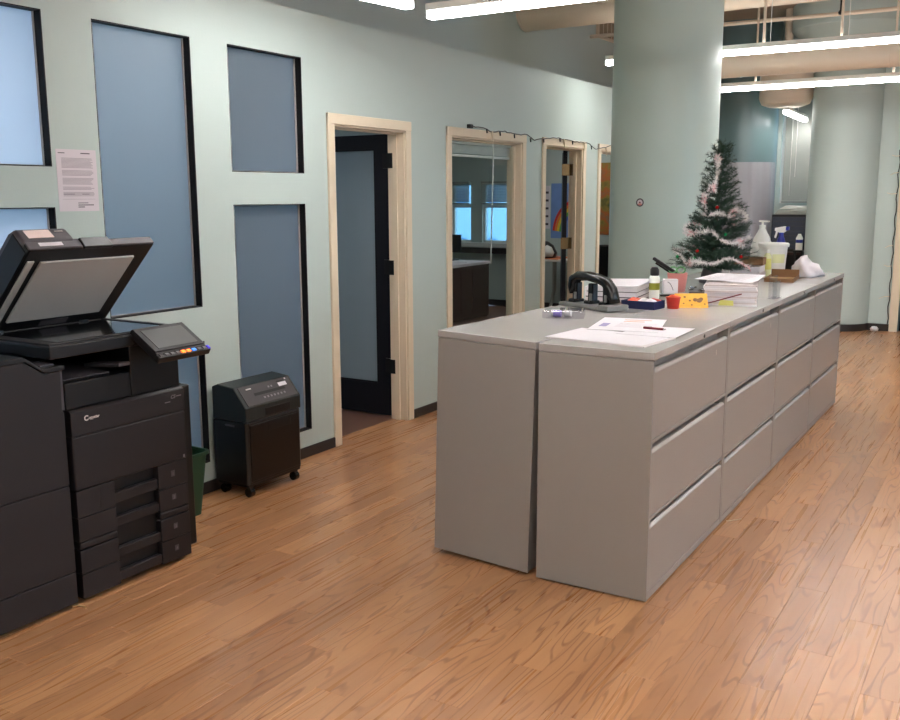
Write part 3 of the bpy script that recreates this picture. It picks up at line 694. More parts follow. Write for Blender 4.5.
# labels on the feeder's front face: a face between LP(LL+.002,.060) and LP(LL-.006,.118)
fa, fb = LP(LL + .002, 0, .060), LP(LL - .006, 0, .118); fd = (fb - fa).normalized(); fn = Vector((0, 1, 0)).cross(fd); fn = fn if fn.x > 0 else -fn
def feed(y0, y1, t0, t1, name, m, th_=.0012):
    c = fa + (fb - fa) * ((t0 + t1) / 2) + Vector((0, (y0 + y1) / 2, 0)) + fn * th_ / 2
    return MB().obox(c, (0, (y1 - y0) / 2, 0), (fb - fa) * ((t1 - t0) / 2), fn * (th_ / 2 + .0008)).build(name, m, lid)
feed(-1.152, -1.040, .02, .80, 'instruction_label', M['pink_label'], .002)
feed(-1.018, -.980, .60, .68, 'brand_print', M['white_print'], .001)
lbox(LL + .0035, LL + .0055, -1.130, -1.025, .016, .033).build('white_label', M['paper'], lid)
# control panel
pa, pb = Vector((FX + .004, 0, 1.074)), Vector((-1.778, 0, .978)); pd = (pb - pa); pn = Vector((-pd.z, 0, pd.x)).normalized(); pn = pn if pn.z > 0 else -pn
def pan(y0, y1, t0, t1, n0, n1, name, m, parent, bev=0.0):
    c = pa + pd * ((t0 + t1) / 2) + pn * ((n0 + n1) / 2) + Vector((0, (y0 + y1) / 2, 0))
    return MB().obox(c, (0, (y1 - y0) / 2, 0), pd * ((t1 - t0) / 2), pn * ((n1 - n0) / 2)).build(name, m, parent, bevel=bev)
cpn = pan(-.842, -.568, -.06, .90, -.035, -.001, 'control_panel', M['copier'], cp, .006)
pan(-.842, -.572, -.02, .84, -.002, .004, 'panel_frame', M['copier'], cpn, .002)
pan(-.815, -.597, .09, .76, .003, .006, 'screen', M['screen'], cpn, .001)
pan(-.842, -.556, .86, 1.02, -.035, -.006, 'button_ledge', M['copier_dark'], cpn, .004)
for k in range(9):
    y = -.822 + k * .0295; m = {4: 'orange_light', 5: 'orange_light', 6: 'blue_light'}.get(k, 'copier_grey')
    pan(y - .010, y + .010, .90, .98, -.007, -.002, 'button', M[m], cpn, .002)
pan(-.570, -.556, .88, 1.0, -.012, -.002, 'start_button', M['violet_light'], cpn, .003)

# finisher unit on the copier's left
fi = thing('copier_finisher', (-2.2, -1.55, 0), 'charcoal paper finisher cabinet docked at the left of the photocopier', 'finisher')
R = -1.190; Lf = -1.92
def fpro(x): return [(x, Lf, .02), (x, R, .02), (x, R, .800), (x, R - .012, .806), (x, R - .004, .965), (x, -1.262, .965), (x, -1.340, 1.020), (x, Lf, 1.022)]
MB().prism([(-2.50, y, z) for _, y, z in fpro(0)], (.555, 0, 0)).build('body', M['copier_dark'], fi, bevel=.004)
for z0, z1 in ((.020, .152), (.152, .506)):
    MB().box(-1.95, -1.930, Lf, R, z0 + .0012, z1 - .0012).build('front_panel', M['copier'], fi, bevel=.004)
MB().prism([(-1.95, Lf, .5072), (-1.95, R, .5072), (-1.95, R, .800), (-1.95, R - .008, .806), (-1.95, R - .004, .960), (-1.95, -1.264, .960), (-1.95, -1.344, 1.016), (-1.95, Lf, 1.018)], (.020, 0, 0)).build('upper_panel', M['copier'], fi, bevel=.003)
MB().prism([(-2.50, Lf, 1.018), (-2.50, -1.342, 1.018), (-2.50, -1.262, .963), (-2.50, R + .014, .963), (-2.50, R + .014, .982), (-2.50, -1.272, .982), (-2.50, -1.345, 1.036), (-2.50, Lf, 1.038)], (.574, 0, 0)).build('top_cover', M['copier_dark'], fi, bevel=.003)
MB().prism([(-2.05, -1.262, .982), (-1.955, -1.262, .982), (-1.955, -1.262, .990), (-2.05, -1.262, .992)], (0, .06, 0)).build('button_plate', M['copier_grey'], fi, bevel=.002)
MB().box(-2.45, -1.98, Lf, R - .02, 0, .025).build('plinth', M['black'], fi)
MB().box(-1.99, -1.955, R + .002, R + .022, .80, .958).build('latch_post', M['copier_grey'], fi, bevel=.003)
tag(MB().tube([(-1.955, -1.205, .006), (-1.94, -1.185, .007), (-1.915, -1.178, .004), (-1.895, -1.185, .004)], .004, 6).build('paper_curl', M['tan']), 'tiny curl of tan paper strip on floor beneath the photocopier', 'paper')

# ------------------------------------------------------------------ shredder
sh = thing('paper_shredder', (-2.42, .4, 0), 'black paper shredder on casters with sloped control top by wall', 'shredder')
sx0, sx1, sy0, sy1 = -2.540, -2.295, .172, .618
MB().prism([(sx0, sy0, .075), (sx1 - .012, sy0, .075), (sx1, sy0 + .02, .075), (sx1, sy1 - .02, .075), (sx1 - .012, sy1, .075), (sx0, sy1, .075)], (0, 0, .345)).build('bin_housing', M['shred'], sh, bevel=.006)
hd = MB().prism([(sx0, sy0, .424), (sx1, sy0, .424), (sx1, sy0, .500), (sx1 - .085, sy0, .604), (sx0 + .04, sy0, .616), (sx0, sy0, .600)], (0, sy1 - sy0, 0)).build('head', M['shred_top'], sh, bevel=.006)
ga, gb = Vector((sx1, 0, .500)), Vector((sx1 - .085, 0, .604)); gd = gb - ga; gn = Vector((gd.z, 0, -gd.x)).normalized()
def slope(y0, y1, t0, t1, n0, n1, name, m, bev=0.0):
    c = ga + gd * ((t0 + t1) / 2) + gn * ((n0 + n1) / 2) + Vector((0, (y0 + y1) / 2, 0))
    return MB().obox(c, (0, (y1 - y0) / 2, 0), gd * ((t1 - t0) / 2), gn * ((n1 - n0) / 2)).build(name, m, hd, bevel=bev)
slope(sy0 + .025, sy1 - .02, .05, .95, -.002, .004, 'control_panel', M['shred_panel'], .002)
slope(.285, .530, .43, .56, .0, .0052, 'paper_slot', M['black'])
slope(.495, .560, .60, .77, .0, .0055, 'white_label', M['paper'])
slope(.492, .552, .80, .86, .0, .0052, 'dark_strip', M['black'])
slope(.563, .572, .86, .92, .0, .006, 'indicator', M['paper'])
slope(.245, .285, .77, .82, .0, .0055, 'brand_print', M['white_print'])
for k, y in enumerate((.408, .432)): slope(y, y + .013, .66, .74, .0, .0055, 'symbol', M['grey_print'])
for k in range(7): slope(.338 + k * .027, .352 + k * .027, .24, .33, .0, .006, 'symbol_button', M['grey_print'], .001)
bn = MB().box(sx1 - .004, sx1 + .006, sy0 + .022, sy1 - .022, .090, .405).build('bin_front', M['shred'], sh, bevel=.005)
MB().box(sx1 + .002, sx1 + .0068, .335, .520, .350, .392).build('bin_handle', M['black'], bn, bevel=.006)
MB().box(sx1 - .004, sx1 + .0015, .325, .530, .432, .478).build('feed_recess', M['black'], sh, bevel=.006)
MB().box(sx0 + .09, sx0 + .16, sy0 - .004, sy0 + .004, .392, .402).build('side_grip', M['copier_grey'], sh, bevel=.003)
MB().box(sx0 + .01, sx1 - .01, sy0 + .012, sy1 - .012, .060, .078).build('base', M['black'], sh)
for x, y in ((sx0 + .035, sy0 + .04), (sx0 + .035, sy1 - .04), (sx1 - .03, sy0 + .04), (sx1 - .03, sy1 - .04)):
    cs = MB().box(x - .014, x + .014, y - .012, y + .012, .040, .064).build('caster', M['black'], sh)
    MB().cyl((x, y - .016, .025), (x, y + .016, .025), .025, 16).build('wheel', M['gloss_black'], cs, smooth=True)

# green waste bin between copier and shredder
wbn = thing('waste_bin', (-2.35, -.16, 0), 'green plastic waste bin between photocopier and shredder', 'bin')
def rrect(cx, cy, hx_, hy_, r, z, n=5):
    pts = []
    for q, (sx, sy) in enumerate(((1, 1), (-1, 1), (-1, -1), (1, -1))):
        for k in range(n + 1):
            a = PI / 2 * (q + k / n); pts.append((cx + sx * (hx_ - r) + r * math.cos(a), cy + sy * (hy_ - r) + r * math.sin(a), z))
    return pts
def loft(rings, mb=None, cap0=True, cap1=False):
    mb = mb or MB(); n = len(rings[0]); fs = []
    for i in range(len(rings) - 1):
        for k in range(n): fs.append((i * n + k, i * n + (k + 1) % n, (i + 1) * n + (k + 1) % n, (i + 1) * n + k))
    if cap0: fs.append(tuple(range(n - 1, -1, -1)))
    if cap1: fs.append(tuple((len(rings) - 1) * n + k for k in range(n)))
    return mb.add([p for r in rings for p in r], fs)
bx, by = -2.42, -.225
loft([rrect(bx, by, .078, .110, .03, .001), rrect(bx, by, .103, .145, .035, .325), rrect(bx, by, .099, .141, .033, .325), rrect(bx, by, .074, .106, .028, .008)], None, True, True).build('bin_body', M['green'], wbn, smooth=True)
loft([rrect(bx, by, .101, .143, .035, .318), rrect(bx, by, .113, .156, .04, .318), rrect(bx, by, .113, .156, .04, .334), rrect(bx, by, .101, .143, .035, .334), rrect(bx, by, .101, .143, .035, .318)], None, False, False).build('rim', M['green'], wbn, smooth=True)

# ------------------------------------------------------------------ notice on the wall, column sticker, string lights
nt_ = tag(MB().box(WX, WX + .0012, -.6665, -.4505, 1.552, 1.831).build('posted_notice', M['notice']), 'pinkish white printed notice sheet taped to the mint wall above the copier', 'notice')
nt_.location = (0, 0, 0)
ln = MB(); z = 1.795
for gap in (9, 5, 6, 3, 4, 2):
    for k in range(gap):
        z -= .0052
        if z < 1.615: break
        ln.box(WX + .0012, WX + .0016, -.640, -.470 - random.random() * .02, z, z + .0024)
    z -= .0085
ln.box(WX + .0012, WX + .0016, -.645, -.470, 1.606, 1.6072)
ln.box(WX + .0012, WX + .0016, -.64, -.58, 1.628, 1.631).box(WX + .0012, WX + .0016, -.54, -.50, 1.628, 1.631)
ln.build('printed_lines', M['print'], nt_, kind='stuff')
dk = MB().box(WX + .0012, WX + .0016, -.655, -.62, 1.812, 1.8155).box(WX + .0012, WX + .0016, -.535, -.485, 1.812, 1.8165).box(WX + .0012, WX + .0016, -.565, -.48, 1.578, 1.582).box(WX + .0012, WX + .0016, -.565, -.53, 1.569, 1.573).box(WX + .0012, WX + .0016, -.565, -.51, 1.588, 1.591)
dk.build('printed_headings', M['print_dark'], nt_, kind='stuff')
# small round emblem sticker on the column
ca = Vector((-1.535, 4.53, 1.5545))
vx = Vector((CAM.x - ca.x, CAM.y - ca.y, 0)).normalized(); side = Vector((-vx.y, vx.x, 0))
best = None
for k in range(-80, 81):
    a = math.atan2(vx.y, vx.x) + k * .01; p = Vector((ca.x + .445 * math.cos(a), ca.y + .445 * math.sin(a), ca.z)); u, v, zz = px_of(p)
    if best is None or abs(u - 640) < best[0]: best = (abs(u - 640), a, p)
sa_, sp_ = best[1], best[2]; so = Vector((math.cos(sa_), math.sin(sa_), 0)); st_ = Vector((-so.y, so.x, 0))
stk = thing('round_sticker', sp_, 'small round white sticker with dark ring and red mark on mint column', 'sticker')
def disc(r0, r1, off, name, m, a0=0, a1=2 * PI, dz=0):
    n = 24; vs = []; 
    for r in (r0, r1):
        for k in range(n + 1):
            a = a0 + (a1 - a0) * k / n; vs.append(sp_ + so * off + st_ * (r * math.cos(a)) + Vector((0, 0, r * math.sin(a) + dz)))
    vs2 = [p + so * .0012 for p in vs]; m_ = n + 1
    fs = []
    for k in range(n): fs += [(k, k + 1, m_ + k + 1, m_ + k), (2 * m_ + k, 2 * m_ + k + 1, 3 * m_ + k + 1, 3 * m_ + k), (m_ + k, m_ + k + 1, 3 * m_ + k + 1, 3 * m_ + k), (k, k + 1, 2 * m_ + k + 1, 2 * m_ + k)]
    return MB().add(vs + vs2, fs).build(name, m, stk)
disc(.0, .026, .001, 'white_disc', M['notice']); disc(.024, .034, .0015, 'dark_ring', M['print_dark']); disc(.0, .007, .0022, 'centre_dot', M['maroon']); disc(.010, .023, .0022, 'red_mark', M['pink'], PI * 1.2, PI * 1.8)

sl = thing('string_lights', (WX + .03, 2.99, 2.14), 'dark wire string of icicle bulbs draped over the cream office frames', 'string lights')
pts = [(2.99, 2.140), (3.15, 2.145), (3.35, 2.118), (3.55, 2.133), (3.75, 2.118), (3.95, 2.128), (4.10, 2.090), (4.35, 2.118), (4.60, 2.130), (4.85, 2.118), (5.05, 2.112), (5.25, 2.120), (5.45, 2.065), (5.64, 2.083), (5.9, 2.12), (6.3, 2.125)]
path = []
for i in range(len(pts) - 1):
    for k in range(4):
        q = k / 4; path.append((WX + .030 + .004 * math.sin(i * 9 + k * 3), pts[i][0] * (1 - q) + pts[i + 1][0] * q, pts[i][1] * (1 - q) + pts[i + 1][1] * q + .004 * math.sin(i * 5 + k * 2)))
MB().tube(path, .0042, 6).build('wire', M['black'], sl, smooth=True)
MB().box(WX + .018, WX + .05, 2.955, 3.005, 2.125, 2.155).build('plug', M['black'], sl, bevel=.005)
for k, (y, z) in enumerate(((3.25, 2.135), (3.47, 2.125), (3.72, 2.118), (4.02, 2.10), (4.28, 2.108), (4.62, 2.130), (4.9, 2.118), (5.35, 2.09))):
    MB().cyl((WX + .03, y, z), (WX + .032, y + .004, z - .032), .006, 8).build('socket', M['black'], sl)
for k, (y, z) in enumerate(((3.33, 2.118), (4.70, 2.124), (5.17, 2.116), (5.72, 2.09))):
    MB().tube([(WX + .034, y, z), (WX + .036, y + .006, z - .03), (WX + .036, y + .012, z - .085)], [.010, .008, .002], 8).build('icicle_bulb', M['bulb'], sl, smooth=True)
s2 = thing('string_lights', (-.155, 8.77, 0), 'dark wire string of lights running up the cream back doorway', 'string lights')
MB().tube([(-.165 + .008 * math.sin(k * 1.7), 8.765, .09 + k * .07) for k in range(30)], .006, 6).build('wire', M['black'], s2, smooth=True)
for k, z in enumerate((.42, .78, 1.02, 1.62, 1.86, 2.05)):
    q = -1 if k % 3 else -1.3
    MB().tube([(-.165, 8.765, z), (-.165 + .045 * q, 8.76, z - .005), (-.165 + .085 * q, 8.755, z - .03 + .04 * (k % 2))], [.006, .004, .003], 6).build('twig_bulb', M['bulb'], s2)
tag(MB().lathe([(0, 0), (.04, .004), (.05, .03), (.03, .055), (0, .06)], (-.30, 8.74, .0), 9).build('paper_scrap', M['paper']), 'crumpled white scrap on the floor by the far wall', 'paper')
tag(MB().tube([(.012, 1.135, .004), (.03, 1.15, .004), (.05, 1.175, .004), (.07, 1.205, .004)], .0025, 6).build('white_string', M['cream']), 'short piece of pale string on the floor by the filing cabinets', 'string')

# ------------------------------------------------------------------ things on top of the cabinets
def sheet(name, corners, z, label, m=None, th_=.0012, group=None):
    o = MB().prism([(x, y, z) for x, y in corners], (0, 0, th_)).build(name, m or M['paper'])
    return tag(o, label, 'paper', group)
G = 'loose sheets on the near cabinets'
o = sheet('paper_sheet', [(-.520, .150), (-.075, .098), (-.040, .385), (-.480, .440)], CT, 'large white sheet lowest in the near pile, its grey underside edge showing', M['paper_grey'], .003, G)
sheet('paper_sheet', [(-.533, .152), (-.092, .112), (-.062, .395), (-.505, .475)], CT + .0034, 'large blank white sheet on top at the front of the near pile', None, .0015, G)
sheet('paper_sheet', [(-.300, .372), (-.040, .372), (-.052, .690), (-.268, .660)], CT + .0054, 'white sheet under the maroon pen at the right of the near pile', None, .0012, G)
pg = sheet('paper_sheet', [(-.460, .425), (-.150, .480), (-.255, .905), (-.548, .850)], CT + .0070, 'white sheet printed with orange and violet at the back of the near pile', None, .0012, G)
z = CT + .0083
def mark(pts_, nm, m): MB().prism([(x, y, z) for x, y in pts_], (0, 0, .0003)).build(nm, m, pg)
mark([(-.425, .800), (-.300, .825), (-.305, .840), (-.430, .815)], 'orange_heading', M['print_orange']); mark([(-.410, .745), (-.315, .765), (-.320, .782), (-.415, .762)], 'orange_heading', M['print_orange'])
mark([(-.455, .545), (-.420, .55), (-.440, .66), (-.475, .655)], 'violet_picture', M['print_violet'])
mk = MB()
for k in range(7): mk.prism([(-.385 - .014 * k * .25, .56 + .022 * k, z), (-.215 - .014 * k * .25, .59 + .022 * k, z), (-.216 - .014 * k * .25, .594 + .022 * k, z), (-.386 - .014 * k * .25, .564 + .022 * k, z)], (0, 0, .0003))
mk.build('printed_lines', M['notice'], pg, kind='stuff')
pn_ = thing('pen', (-.2, .58, CT + .012), 'maroon pen lying on the loose white sheets', 'pen')
MB().tube([(-.245, .560, CT + .0135), (-.150, .548, CT + .0135)], .0055, 10).build('barrel', M['maroon'], pn_, smooth=True)
MB().tube([(-.150, .548, CT + .0135), (-.138, .5465, CT + .0135)], [.0055, .0012], 10).build('tip', M['chrome'], pn_, smooth=True)
MB().box(-.24, -.205, .553, .556, CT + .0195, CT + .0215).build('clip', M['chrome'], pn_)

# clear clamshell pack with violet rolls
CTL += .0095
cl = thing('clear_pack', (-.70, .74, CTL), 'clear plastic pack holding violet and white rolls beside hole punch', 'pack')
MB().rbox(-.715, .740, CTL, CTL + .040, .20, .13, .35).build('clear_shell', M['clear_plastic'], cl, bevel=.006)
for dx, dy, m in ((-.03, -.012, 'violet_plastic'), (-.055, .018, 'paper'), (.012, .012, 'paper')):
    MB().tube([(-.715 + dx - .018, .74 + dy, CTL + .018), (-.715 + dx + .018, .74 + dy + .006, CTL + .018)], .0165, 14).build('roll', M[m], cl, smooth=True)

# hole punch: grey base, three heads, black lever
hpn = thing('hole_punch', (-.78, 1.20, CTL), 'heavy black three-hole punch with grey base on the cabinet', 'hole punch')
A_ = Vector((-.925, 1.205, 0)); B_ = Vector((-.605, 1.065, 0)); ax = (B_ - A_).normalized(); ay = Vector((-ax.y, ax.x, 0)); zc = CTL
mid = (A_ + B_) / 2 + ay * .04
MB().obox((mid.x, mid.y, zc + .012), ax * .185, ay * .072, (0, 0, .011)).build('base', M['punch_base'], hpn, bevel=.006)
MB().obox((mid.x + ax.x * .15, mid.y + ax.y * .15, zc + .015), ax * .040, ay * .076, (0, 0, .014)).build('base_end', M['punch_base'], hpn, bevel=.006)
for q in (-.125, -.005, .105):
    c = mid + ax * q
    hd_ = MB().obox((c.x, c.y, zc + .030), ax * .026, ay * .036, (0, 0, .010)).obox((c.x, c.y + .012, zc + .070), ax * .019, ay * .020, (0, 0, .058))
    hd_ = hd_.build('punch_head', M['gloss_black'], hpn, bevel=.006)
    MB().cyl((c.x, c.y - .016, zc + .03), (c.x, c.y - .016, zc + .075), .008, 10).build('punch_pin', M['punch_base'], hd_, smooth=True)
arm = MB(); sec = []
for q, zz, hh, yy in ((-.150, .065, .018, .012), (-.158, .105, .03, .012), (-.150, .140, .03, .010), (-.11, .160, .026, .005), (-.03, .165, .024, 0), (.05, .155, .024, 0), (.10, .138, .026, .004), (.128, .105, .026, .008), (.145, .060, .02, .012), (.152, .035, .016, .014)):
    c = mid + ax * q + ay * yy; sec.append((c, zz, hh))
rings = []
for i, (c, zz, hh) in enumerate(sec):
    p0 = sec[max(i - 1, 0)]; p1 = sec[min(i + 1, len(sec) - 1)]
    tx = Vector((p1[0].x - p0[0].x, p1[0].y - p0[0].y, p1[1] - p0[1])).normalized(); nn = ay.cross(tx).normalized()
    cc = Vector((c.x, c.y, zc + zz)); wv = ay * .036
    rings.append([tuple(cc + wv * math.cos(a) + nn * hh * 1.05 * math.sin(a)) for a in (2 * PI * k / 10 for k in range(10))])
loft(rings, arm, True, True).build('lever', M['gloss_black'], hpn, smooth='all')

CTL -= .0095
# white stack behind the punch
ws = thing('paper_stack', (-.85, 1.75, CTL), 'low stack of white papers and binder behind the hole punch', 'paper stack')
a = .14
for k, (z0, z1, m, l, wdt, da) in enumerate(((0, .020, 'paper_grey', .300, .42, .02), (.020, .026, 'print_dark', .292, .41, .0), (.026, .050, 'paper', .296, .42, -.02), (.050, .056, 'copier_grey', .29, .40, .01), (.056, .080, 'paper', .300, .43, .0))):
    MB().rbox(-.845, 1.80, CTL + z0, CTL + z1, l, wdt, a + da).build('paper_layer', M[m], ws, bevel=.001)
MB().obox((-.835, 1.80, CTL + .088), (.148, .02, .004), (-.03, .212, .004), (0, 0, .003)).build('binder_cover', M['paper'], ws, bevel=.002)

# navy box with wrappers
bb = thing('navy_box', (-.54, 1.36, CT), 'shallow navy blue cardboard box of wrapped snacks beside the red cup', 'box')
bq = -.10; bc = Vector((-.545, 1.375, 0)); bX = Vector((math.cos(bq), math.sin(bq), 0)); bY = Vector((-bX.y, bX.x, 0))
CB = CH + .0010
m_ = MB().obox((bc.x, bc.y, CB + .003), bX * .095, bY * .065, (0, 0, .003))
for s in (-1, 1): m_.obox((bc.x + s * bX.x * .0935, bc.y + s * bX.y * .0935, CB + .022), bX * .002, bY * .065, (0, 0, .020)).obox((bc.x + s * bY.x * .0635, bc.y + s * bY.y * .0635, CB + .022), bX * .095, bY * .002, (0, 0, .020))
m_.build('tray', M['blue_box'], bb)
def wrap(name, c, l, wd_, h, a, m, parent=None):
    n = 9; rg = []
    for i in range(n):
        q = i / (n - 1); s = math.sin(PI * min(max(q, .08), .92)) ** .6
        rg.append([(c[0] + math.cos(a) * (q - .5) * l - math.sin(a) * wd_ * s * math.cos(t_) * .5, c[1] + math.sin(a) * (q - .5) * l + math.cos(a) * wd_ * s * math.cos(t_) * .5, c[2] + h * .5 * (1 + s * math.sin(t_)) + .002 * math.sin(i * 5 + t_ * 3)) for t_ in (2 * PI * k / 8 for k in range(8))])
    return loft(rg, None, True, True).build(name, m, parent, smooth='all')
for i, (dx, dy, aa, m) in enumerate(((-.058, .028, .6, 'orange_red'), (-.052, -.015, 1.0, 'orange_red'), (.005, .018, .2, 'paper'), (.052, -.012, -.3, 'paper'), (.055, .026, .5, 'red'))):
    tag(wrap('snack_wrapper', (bc.x + dx, bc.y + dy, CB + .007), .072, .034, .046, aa, M[m]), ['orange wrapped snack at the far corner of the navy box', 'orange wrapped snack at the near side of the navy box', 'white wrapped snack in the middle of the navy box', 'white wrapped snack at the right of the navy box', 'red wrapped snack at the back right of the navy box'][i], 'snack', 'wrapped snacks in the navy box')
rc = thing('red_cup', (-.41, 1.42, CT), 'small red plastic cup between the navy box and orange card', 'cup')
MB().lathe([(.030, 0), (.037, .055), (.040, .056), (.040, .062), (.034, .062), (.028, .004), (0, .004)], (-.398, 1.43, CT), 20).build('cup', M['red'], rc, smooth=True)
wrap('wrapper', (-.398, 1.43, CT + .040), .058, .04, .035, .4, M['orange_red'], rc)
# orange card, folded tent
oc = thing('orange_card', (-.31, 1.55, CT), 'folded orange card with brown spots standing before the paper pile', 'card')
oa = Vector((-.395, 1.470, CT)); ob = Vector((-.245, 1.555, CT)); od = (ob - oa); on_ = Vector((-od.y, od.x, 0)).normalized()
M['orange_card'] = mat('orange_card_print', (.96, .68, .24), .5, var=.2, scale=28)
MB().prism([oa, ob, ob + on_ * .045 + Vector((0, 0, .072)), oa + on_ * .045 + Vector((0, 0, .072))], on_ * .002).build('front_flap', M['orange_card'], oc)
MB().prism([oa + on_ * .09, ob + on_ * .09, ob + on_ * .046 + Vector((0, 0, .072)), oa + on_ * .046 + Vector((0, 0, .072))], on_ * .002).build('back_flap', M['orange_card'], oc)
for q, h, r in ((.12, .6, .006), (.25, .3, .005), (.30, .75, .007), (.45, .5, .006), (.62, .55, .013), (.74, .5, .016), (.80, .6, .012), (.9, .25, .005), (.5, .2, .005)):
    c = oa + od * q + on_ * (.045 * h) + Vector((0, 0, .072 * h)); uu = od.normalized(); vv = (on_ * .045 + Vector((0, 0, .072))).normalized(); nn = uu.cross(vv)
    MB().prism([c + uu * r * math.cos(k) + vv * r * .8 * math.sin(k) - nn * 0 for k in (2 * PI * j / 8 for j in range(8))], nn * .0012 if nn.y < 0 else nn * -.0012).build('brown_spot', M['brown'], oc)

# bottle with olive label, white box, dark tray, pink pot, black stapler
bt = thing('lotion_bottle', (-.65, 1.86, CTL), 'white bottle with olive label and black cap beside the pink pot', 'bottle')
c_ = (-.650, 1.85, CTL)
MB().lathe([(.0, 0), (.028, 0), (.030, .006), (.030, .120), (.026, .132), (.020, .136)], c_, 24).build('bottle_body', M['white_plastic'], bt, smooth=True)
MB().lathe([(.0305, .052), (.0305, .092)], c_, 24).build('label', M['olive'], bt, smooth=True)
MB().lathe([(.023, .134), (.026, .138), (.026, .168), (.018, .182), (0, .184)], c_, 24).build('cap', M['black'], bt, smooth=True)
wx = thing('white_box', (-.62, 2.08, CTL), 'small white box with black curve print in a dark desk tray', 'box')
CX = CTL + .008
MB().rbox(-.625, 2.06, CX + .004, CX + .090, .085, .06, .45).build('carton', M['paper'], wx, bevel=.002)
fx_ = Vector((math.cos(.45), math.sin(.45), 0)); fy_ = Vector((math.sin(.45), -math.cos(.45), 0))
cq = Vector((-.625, 2.06, 0)) + fy_ * .0305
MB().tube([cq + fx_ * (-.02 + .035 * k / 8) + Vector((0, 0, CX + .075 - .05 * (k / 8) ** 2)) for k in range(9)], .0018, 6).build('curve_print', M['print_dark'], wx)
MB().rbox(-.60, 2.055, CTL, CX + .0035, .17, .10, .45).build('dark_tray', M['black'], wx, bevel=.002)
pp = thing('pink_pot', (-.66, 2.26, CTL), 'pink ribbed pot holding green-handled scissors beside the tree', 'pot')
pc = (-.660, 2.300, CTL)
MB().lathe([(.0, 0), (.046, 0), (.050, .004), (.062, .110), (.062, .118), (.057, .118), (.046, .01), (0, .01)], pc, 28).build('pot', M['pink'], pp, smooth=True)
scs = thing('scissors', (-.66, 2.29, CTL + .02), 'scissors with two pale green ring handles standing in the pink pot', 'scissors')
for dx, r in ((-.030, .022), (.022, .024)):
    q0 = Vector((pc[0] + dx, pc[1], pc[2] + .135))
    MB().tube([q0 + Vector((r * math.cos(a) * 1.1, .006 * math.sin(a), r * .8 * math.sin(a))) for a in (2 * PI * k / 16 for k in range(16))], .005, 8, closed=True).build('ring_handle', M['leaf_green'], scs, smooth='all')
    MB().tube([q0 + Vector((0, 0, -r * .8)), (pc[0] + dx * .3, pc[1], pc[2] + .014)], [.006, .003], 8).build('blade', M['chrome'], scs)
stp = thing('black_stapler', (-.72, 2.22, CTL + .1), 'long black stapler leaning out of the pink pot', 'stapler')
s0, s1 = Vector((-.70, 2.305, CTL + .050)), Vector((-.835, 2.305, CTL + .205))
s0 = Vector((-.655, 2.31, CTL + .105)); s1 = Vector((-.815, 2.29, CTL + .205)); dv = (s1 - s0).normalized(); nv = Vector((0, 1, 0)).cross(dv).normalized()
MB().obox((s0 + s1) / 2, dv * ((s1 - s0).length / 2), (0, .013, 0), nv * .010).build('upper_arm', M['black'], stp, bevel=.006)
MB().obox((s0 + s1) / 2 - nv * .016 + dv * -.01, dv * ((s1 - s0).length / 2 - .02), (0, .010, 0), nv * .006).build('magazine', M['black_metal'], stp, bevel=.002)
MB().tube([s0, (pc[0] + .01, pc[1], pc[2] + .012)], .009, 8).build('lower_arm', M['black'], stp)

# small mesh tray of clips right of the pot
ct = thing('clip_tray', (-.53, 2.16, CT), 'small grey tray of metal clips between pink pot and paper pile', 'tray')
MB().rbox(-.490, 2.17, CTL, CTL + .022, .10, .08, .3).build('tray', M['copier_grey'], ct, bevel=.003)
for k in range(9):
    a = k * 1.3; c = Vector((-.50 + .045 * math.cos(k * 2.1), 2.16 + .028 * math.sin(k * 1.7), CTL + .027 + .006 * (k % 3)))
    MB().tube([c + Vector((math.cos(a) * .02 * q, math.sin(a) * .02 * q, .006 * abs(q))) for q in (-1, 0, 1)], .004, 6).build('clip', M['chrome'], ct)

# tall paper pile
pl = thing('paper_pile', (-.2, 1.85, CT), 'tall pile of printed white papers at the cabinet edge', 'paper pile')
pa0 = .24
for k in range(11):
    z0 = CT + k * .0105; j = lambda s: (random.random() - .5) * s
    MB().rbox(-.215 + j(.008), 1.880 + j(.010), z0, z0 + .0102, .275, .40, pa0 + j(.03)).build('paper_bundle', M['paper_grey' if k % 3 == 1 else 'paper'], pl, bevel=.001)
tz = CT + .118
ts = tag(MB().prism([(-.382, 1.742, tz + .016), (-.085, 1.752, tz + .004), (-.045, 1.772, tz + .016), (-.110, 2.230, tz + .012), (-.372, 2.165, tz + .018)], (0, 0, .0016)).build('paper_sheet', M['paper']), 'white grid-printed sheet overhanging the top of the tall paper pile', 'paper')
MB().rbox(-.225, 1.90, CT + .1157, tz + .003, .24, .34, pa0).build('paper_bundle', M['paper_grey'], pl)
gl_ = MB()
for k in range(5):
    y = 1.80 + k * .075; gl_.prism([(-.352 + .01 * k, y, tz + .0185), (-.135, y + .008, tz + .0135), (-.135, y + .014, tz + .0135), (-.352 + .01 * k, y + .006, tz + .0185)], (0, 0, .0006))
gl_.build('printed_lines', M['print'], ts, kind='stuff')
e0 = Vector((-.215, 1.88, 0)); exx = Vector((math.cos(pa0), math.sin(pa0), 0)); eyy = Vector((math.sin(pa0), -math.cos(pa0), 0))
def onface(s, zz): return e0 + exx * s + eyy * .207 + Vector((0, 0, CT + zz))
tag(MB().prism([onface(-.06, .004), onface(.02, .003), onface(.018, .030), onface(-.05, .034)], eyy * .0015).build('sticky_note', M['yellow']), 'yellow sticky note on the front of the tall paper pile', 'note')
tag(MB().tube([onface(-.12, .012), onface(-.06, .030), onface(.06, .068)], .0035, 8).build('red_pencil', M['maroon'], smooth=True), 'thin red pencil stuck along the front of the tall paper pile', 'pencil')
